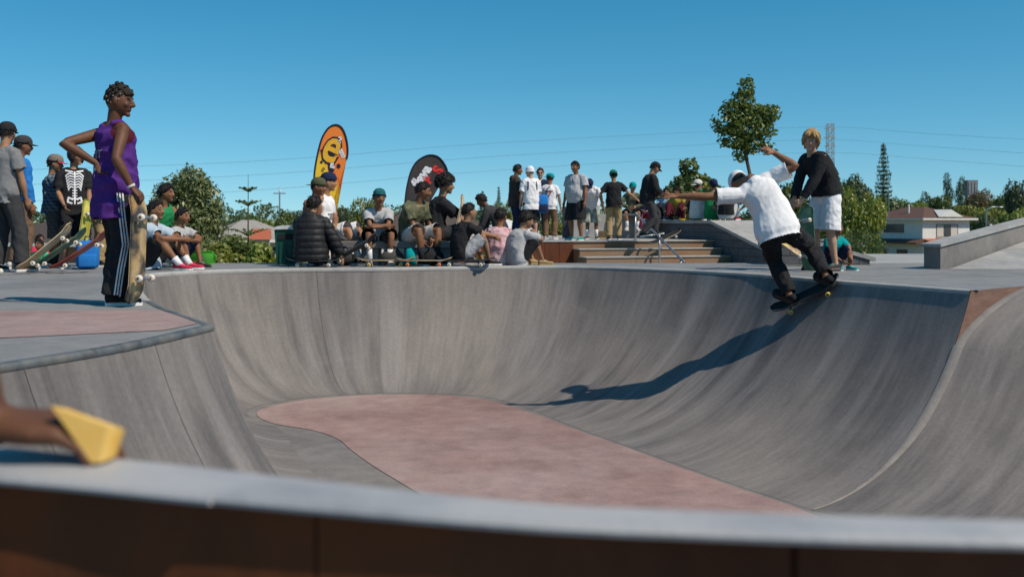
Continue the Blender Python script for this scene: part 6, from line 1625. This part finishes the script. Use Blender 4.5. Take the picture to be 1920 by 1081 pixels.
lr = MB().add([(-hw_/2, -hd_/2-1.5, v_-2.62), (hw_/2, -hd_/2-1.5, v_-2.62), (hw_/2, -hd_/2, v_-2.2), (-hw_/2, -hd_/2, v_-2.2), (-hw_/2, -hd_/2-1.5, v_-2.76), (hw_/2, -hd_/2-1.5, v_-2.76), (hw_/2, -hd_/2, v_-2.76), (-hw_/2, -hd_/2, v_-2.76)], [(0, 1, 2, 3), (0, 4, 5, 1), (4, 7, 6, 5), (0, 3, 7, 4), (1, 5, 6, 2)]); lr.build('lean_to_roof', M_TILEO, H1)
MB().tube([(-2.2, -1, v_+.3), (-2.2, -1, v_+1.6)], .12, 8).build('flue', M_FASC, H1)
MB().tube([(-2.6, 1.5, v_+.5), (-2.6, 1.5, v_+2.9)], .03, 6).build('aerial_mast', M_STEEL, H1); 
house('house with a broad grey brown roof behind the bench', (gx(800, 52), 54, terrain_z(-4, 52)), 14, 8.2, 6.5, -.55+2.4-.2, 3.95, M_BRICKW, M_TILEG, [('y', -1.5, 1.0, 1.4, 1.0, 2)], .6)
house('house with a grey and orange roof right of the silvery shrub', (gx(452, 78), 80, terrain_z(-20, 80)), 32, 6.5, 5.5, 3.55, 5.1, M_CREAMW, M_TILEC, [('y', .8, 2.4, 1.8, 1.2, 2)], .5)
tag(MB().add([(-.7, -1.2, 0), (.8, -1.2, 0), (.8, 1.2, 0), (-.7, 1.2, 0), (-.5, 0, .75), (.8, 0, .75)], [(0, 1, 5, 4), (1, 2, 5), (2, 3, 4, 5), (3, 0, 4), (0, 3, 2, 1)]).build('tiled_roof', M_TILEO, None, False, (gx(486, 72), 72, -.6), (0, 0, R(12))), 'orange tiled roof wing right of the silvery shrub', 'roof')
tag(MB().box((-.6, -1.0, -3.2), (.7, 1.0, -.01)).build('roof_wing_wall', M_CREAMW, None, False, (gx(486, 72), 72, -.6), (0, 0, R(12))), 'cream wall under the orange tiled roof wing', 'wall')
house('house with a dark roof behind the boy in plaid', (gx(78, 58), 60, terrain_z(-25, 58)), -10, 7, 6, 2.5, 3.75, M_BRICKW, M_TILEG, [], .5)
house('small house with a pale tan roof between the poplars and water tower', (gx(1812, 185), 188, terrain_z(80, 185)), 20, 7, 7, 5.6, 8.4, M_CREAMW, mat('tan_roof', (.30, .20, .14), None, 3, .8), [], .5)
house('white roofed shed behind the brown hoodie', (gx(950, 60), 61, terrain_z(0, 60)), 10, 2.6, 3, 3.2, 3.9, M_WWALL, M_FASC, [], .3)
# water tower
wt_ = thing('water_tower', 'square grey concrete water tower on the skyline at right', 'tower', (gx(1820, 300), 300, terrain_z(130, 300)))
zt = .6+(417-338)*300/1900-terrain_z(130, 300)
M_TOW = mat('tower_concrete', (.26, .27, .29), (.19, .20, .22), .5, .85)
MB().box((-1.0, -1.4, 0), (1.3, 1.4, zt-4.6)).build('shaft', M_TOW, wt_); MB().box((-1.5, -1.6, zt-4.6), (1.5, 1.6, zt)).build('tank', mat('tower_tank', (.20, .21, .23), None, 1, .8), wt_)
for k in range(3): MB().box((-1.2+k*.9, -1.72, zt-4.2), (-.7+k*.9, -1.61, zt-.6)).build('panel', M_TOW, wt_)
# pylon and wires
py_ = thing('pylon', 'slender steel lattice pylon on the skyline behind the blond man', 'pylon', (gx(1557, 400), 400, terrain_z(125, 400)))
pz = .6+(417-232)*400/1900-terrain_z(125, 400); mb = MB(); lev = [0, 8, 16, 23, 29, 32, 35, 38, 41, pz]; wd = lambda z: 3.4-(3.4-1.15)*min(1, z/29)
for sx_ in (-1, 1):
    for sy_ in (-1, 1): mb.tube([(sx_*wd(z), sy_*wd(z), z) for z in lev], .16, 4)
for a, b in zip(lev, lev[1:]):
    for sy_ in (-1, 1):
        mb.tube([(-wd(a), sy_*wd(a), a), (wd(b), sy_*wd(b), b)], .09, 4); mb.tube([(wd(a), sy_*wd(a), a), (-wd(b), sy_*wd(b), b)], .09, 4); mb.tube([(-wd(b), sy_*wd(b), b), (wd(b), sy_*wd(b), b)], .09, 4)
M_PYL = mat('pylon_steel', (.34, .35, .36), None, 3, .6, metal=.3); mb.build('lattice', M_PYL, py_)
for z in (pz-9, pz-5.5, pz-2): MB().tube([(-2.4, 0, z), (0, 0, z+.6), (2.4, 0, z)], .14, 4).build('cross_arm', M_PYL, py_)
M_WIRE = mat('wire', (.05, .055, .06), None, 3, .6)
for i, (yl, ym, yp_, yr) in enumerate(((322, 290, 238, 258), (352, 316, 262, 288), (385, 345, 286, 316))):
    Q = lambda px, py, d: (gx(px, d), d, .6+(417-py)*d/1900)
    pts = catmull([Q(-300, yl+6, 250), Q(440, ym+14, 290), Q(900, (ym+yp_)/2+6, 330), Q(1300, yp_+10, 372), Q(1557, yp_, 398), Q(1750, yp_+13, 372), Q(2300, yr+26, 300)], 8)
    tag(MB().tube(pts, .032, 5).build('power_line', M_WIRE), ['top power line crossing the sky from the pylon', 'middle power line crossing the sky from the pylon', 'lowest power line crossing the sky from the pylon'][i], 'power line', 'power lines')
# street lamps
for px, ty2, d, lab, arm in ((1850, 388, 95, 'curved grey street lamp right of the white house', 1), (601, 362, 110, 'thin pole behind the yellow flag', 0), (524, 352, 100, 'thin pole behind the green bin', 0)):
    x = gx(px, d); zb = terrain_z(x, d); zt2 = .6+(417-ty2)*d/1900-zb
    L_ = thing('street_lamp' if arm else 'utility_pole', lab, 'lamp post' if arm else 'pole', (x, d, zb))
    MB().tube([(0, 0, 0), (0, 0, zt2-.6)]+([(.12, 0, zt2-.2), (.5, 0, zt2), (1.1, 0, zt2)] if arm else [(0, 0, zt2)]), .07, 7).build('pole', M_STEEL, L_, True)
    if arm: MB().ball((1.35, 0, zt2-.02), (.32, .12, .08), 10, 6).build('lamp_head', M_STEEL, L_, True)
    else: MB().box((-.6, -.04, zt2-.6), (.6, .04, zt2-.5)).build('cross_arm', M_STEEL, L_)
x = gx(1858, 90); L_ = tag(MB().tube([(0, 0, 0), (0, 0, 4.6)], .13, 8).build('post', mat('post_grey', (.45, .46, .47), None, 4, .6), None, True, (x, 90, terrain_z(x, 90))), 'short pale grey post beside the curved street lamp', 'post')

# ================================================================== flags, bin, small things
def banner(label, base, pts, m_sail, m_edge, lean=0, name='feather_flag'):
    """pts: outline (x, z) in metres from the base, starting at the foot of the leading edge and going over the top"""
    t = thing(name, label, 'flag', base)
    P2 = [Vector((a, 0, b)) for a, b in pts]; P2 = catmull(P2, 4)
    n = len(P2); th = .006
    bend = lambda v: Vector((v.x, .22*v.x, v.z))
    vs = [bend(v)+Vector((0, -th/2, 0)) for v in P2]+[bend(v)+Vector((0, th/2, 0)) for v in P2]
    bm = bmesh.new(); A = [bm.verts.new(v) for v in vs[:n]]; B = [bm.verts.new(v) for v in vs[n:]]
    bm.faces.new(A); bm.faces.new(B[::-1])
    for i in range(n): j = (i+1) % n; bm.faces.new((A[i], B[i], B[j], A[j]))
    bmesh.ops.triangulate(bm, faces=[f for f in bm.faces if len(f.verts) > 4]); me = bpy.data.meshes.new('sail'); bm.to_mesh(me); bm.free()
    s = put('sail', me, m_sail, t); return t, s, P2, bend
def grad_mat(name, stops, axis=(0.4, 0, 0.95)):
    m = bpy.data.materials.new(name); m.use_nodes = True; n, l = m.node_tree.nodes, m.node_tree.links; b = n['Principled BSDF']; b.inputs['Roughness'].default_value = .7
    t = n.new('ShaderNodeTexCoord'); d = n.new('ShaderNodeVectorMath'); d.operation = 'DOT_PRODUCT'; d.inputs[1].default_value = axis; l.new(t.outputs['Generated'], d.inputs[0])
    r = n.new('ShaderNodeValToRGB'); e = r.color_ramp.elements; e[0].position, e[0].color = stops[0][0], stops[0][1]+(1,); e[1].position, e[1].color = stops[-1][0], stops[-1][1]+(1,)
    for p_, c in stops[1:-1]: q = e.new(p_); q.color = c+(1,)
    no = n.new('ShaderNodeTexNoise'); no.inputs['Scale'].default_value = 5; l.new(t.outputs['Generated'], no.inputs['Vector'])
    ma = n.new('ShaderNodeMath'); ma.operation = 'MULTIPLY_ADD'; l.new(no.outputs['Fac'], ma.inputs[0]); ma.inputs[1].default_value = .25; l.new(d.outputs['Value'], ma.inputs[2])
    l.new(ma.outputs[0], r.inputs['Fac']); l.new(r.outputs['Color'], b.inputs['Base Color']); return m
def put_text(s, size, x, z, ang, m, parent, off, bend, bold=.0, shear=0, name='lettering', sx_=1.0):
    me = text_mesh(s, size, bold, shear)
    ca, sa = math.cos(R(ang)), math.sin(R(ang))
    for v in me.vertices:
        a, b = v.co.x*sx_, v.co.y; q = bend(Vector((x+a*ca-b*sa, 0, z+a*sa+b*ca))); v.co = q+Vector((0, -off, 0))
    me.materials.clear(); return put(name, me, m, parent)
M_NAVYP = mat('navy_print', (.014, .014, .035), None, 20, .7); M_WP = mat('white_print', (.75, .72, .76), None, 20, .7); M_YP = mat('yellow_print', (.80, .42, .03), None, 20, .7); M_RP = mat('red_print', (.70, .03, .03), None, 20, .7)
fd = 17.0; u = fd/1900
F1 = [(613, 500), (596, 420), (589, 372), (590, 330), (594, 300), (602, 265), (611, 246), (621, 236), (632, 234), (641, 241), (647, 256), (650, 273), (650, 290), (646, 308), (637, 338), (627, 368), (618, 410), (613, 500)]
base1 = (gx(613, fd), fd, -.74); loc1 = lambda q: ((q[0]-613)*u, .6+(417-q[1])*u+.74)
f1, s1, pl1, bend1 = banner('tall yellow and orange feather flag with a big letter e', base1, [loc1(q) for q in F1], grad_mat('flag_yellow', [(.90, (.80, .50, .02)), (1.10, (.82, .44, .02)), (1.27, (.78, .19, .02)), (1.5, (.62, .07, .02))]), M_NAVYP)
edge = [bend1(v)+Vector((0, -.004, 0)) for v in pl1[:int(len(pl1)*.74)]]
MB().tube(edge, .016, 7).build('pole_sleeve', M_NAVYP, f1, True)
MB().tube([(0, 0, 0), (0, 0, .62)], .015, 8).build('pole', M_STEEL, f1); MB().box((-.2, -.2, 0), (.2, .2, .03)).build('base_plate', M_STEEL, f1)
x0, z0 = loc1((624, 277)); put_text('e', .84, x0, z0+.02, -24, M_NAVYP, s1, .008, bend1, .050, sx_=.68); put_text('e', .84, x0, z0+.02, -24, M_YP, s1, .012, bend1, .016, sx_=.68)
x0, z0 = loc1((636, 262)); put_text('2', .13, x0, z0, -20, M_WP, s1, .012, bend1, .006)
x0, z0 = loc1((641, 287)); put_text('zm', .13, x0, z0, -66, M_WP, s1, .012, bend1, .006)
x0, z0 = loc1((621, 312)); pts = [(x0+.055*math.cos(a), z0+.115*math.sin(a)) for a in [i*.45 for i in range(14)]]
me = mesh('emblem', [bend1(Vector((a, 0, b)))+Vector((0, -.008, 0)) for a, b in pts], [tuple(range(14))[::-1]]); put('emblem', me, M_NAVYP, s1)
put_text('ge', .10, x0, z0+.02, 80, M_WP, s1, .012, bend1, .005); put_text('ii', .11, *loc1((606, 318)), -30, M_NAVYP, s1, .010, bend1, .003)
for q in ((604, 283), (603, 304), (625, 340), (634, 311)):
    a, b = loc1(q); r_ = .022 if q[0] < 620 else .034
    put('dot', mesh('dot', [bend1(Vector((a+r_*math.cos(i*.628), 0, b+r_*1.2*math.sin(i*.628))))+Vector((0, -.009, 0)) for i in range(10)], [tuple(range(10))[::-1]]), M_NAVYP, s1)
F2 = [(762, 500), (757, 420), (760, 372), (764, 345), (770, 322), (780, 304), (795, 293), (808, 290), (820, 293), (830, 303), (837, 317), (836, 328), (826, 344), (808, 372), (790, 410), (762, 500)]
base2 = (gx(762, fd), fd, -.74); loc2 = lambda q: ((q[0]-762)*u, .6+(417-q[1])*u+.74)
f2, s2, pl2, bend2 = banner('black teardrop flag with white lettering flava behind the afro youth', base2, [loc2(q) for q in F2], mat('flag_black', (.035, .028, .028), (.055, .045, .045), 3, .75, stretch=(5, 1, 1)), M_NAVYP)
MB().tube([bend2(v)+Vector((0, -.004, 0)) for v in pl2[:int(len(pl2)*.72)]], .014, 7).build('pole_sleeve', M_NAVYP, f2, True)
MB().tube([(0, 0, 0), (0, 0, .62)], .015, 8).build('pole', M_STEEL, f2); MB().box((-.2, -.2, 0), (.2, .2, .03)).build('base_plate', M_STEEL, f2)
put_text('flava', .225, *loc2((790, 330)), 56, M_WP, s2, .010, bend2, .012, name='lettering'); put_text('F', .20, *loc2((802, 337)), 56, M_RP, s2, .010, bend2, .012); put_text('S', .24, *loc2((821, 319)), 56, M_RP, s2, .010, bend2, .012)

bn = thing('rubbish_bin', 'dark green rubbish bin with a white lid behind the puffer jacket', 'bin', (gx(540, 14.55), 14.55, 0))
M_BIN = mat('bin_green', (.008, .085, .058), (.006, .065, .045), 8, .5)
vs = [(-.135, -.14, 0), (.135, -.14, 0), (.135, .14, 0), (-.135, .14, 0), (-.16, -.165, .50), (.16, -.165, .50), (.16, .165, .50), (-.16, .165, .50)]
MB().add(vs, [(0, 3, 2, 1), (4, 5, 6, 7), (0, 1, 5, 4), (1, 2, 6, 5), (2, 3, 7, 6), (3, 0, 4, 7)]).build('bin_body', M_BIN, bn)
ring_ = []
for i in range(9): a = math.pi*i/8; ring_.append((-.18*math.cos(a), .505+.055*math.sin(a)))
MB().prism(ring_, -.185, .185).build('lid', mat('bin_lid_white', (.70, .70, .68), None, 8, .45), bn)
MB().box((-.10, -.172, .36), (.12, -.150, .44)).build('opening', mat('bin_opening', (.02, .02, .02), None, 8, .8), bn)
for x_ in (-.08, 0, .08): MB().box((x_-.008, -.163, .03), (x_+.008, -.14, .32)).build('rib', M_BIN, bn)
# bollard and box on the platform
tag(MB().box((-.13, -.13, 0), (.13, .13, .80), bev=.015).build('planter_post', mat('dark_post', (.045, .05, .06), None, 8, .6), None, False, (gx(1064, 26), 26, .203)), 'dark square post behind the man in the polo shirt', 'post')
bx2 = thing('cardboard_box', 'open tan cardboard box on the platform by the boy in black', 'box', (gx(1132, 24.4), 24.4, .203), R(12))
M_CARD = mat('cardboard', (.42, .29, .15), None, 6, .85); MB().box((-.17, -.12, 0), (.17, .12, .16)).build('carton', M_CARD, bx2)
MB().add([(-.17, -.12, .161), (.17, -.12, .161), (.17, -.22, .20), (-.17, -.22, .20)], [(0, 1, 2, 3)]).build('flap', M_CARD, bx2)
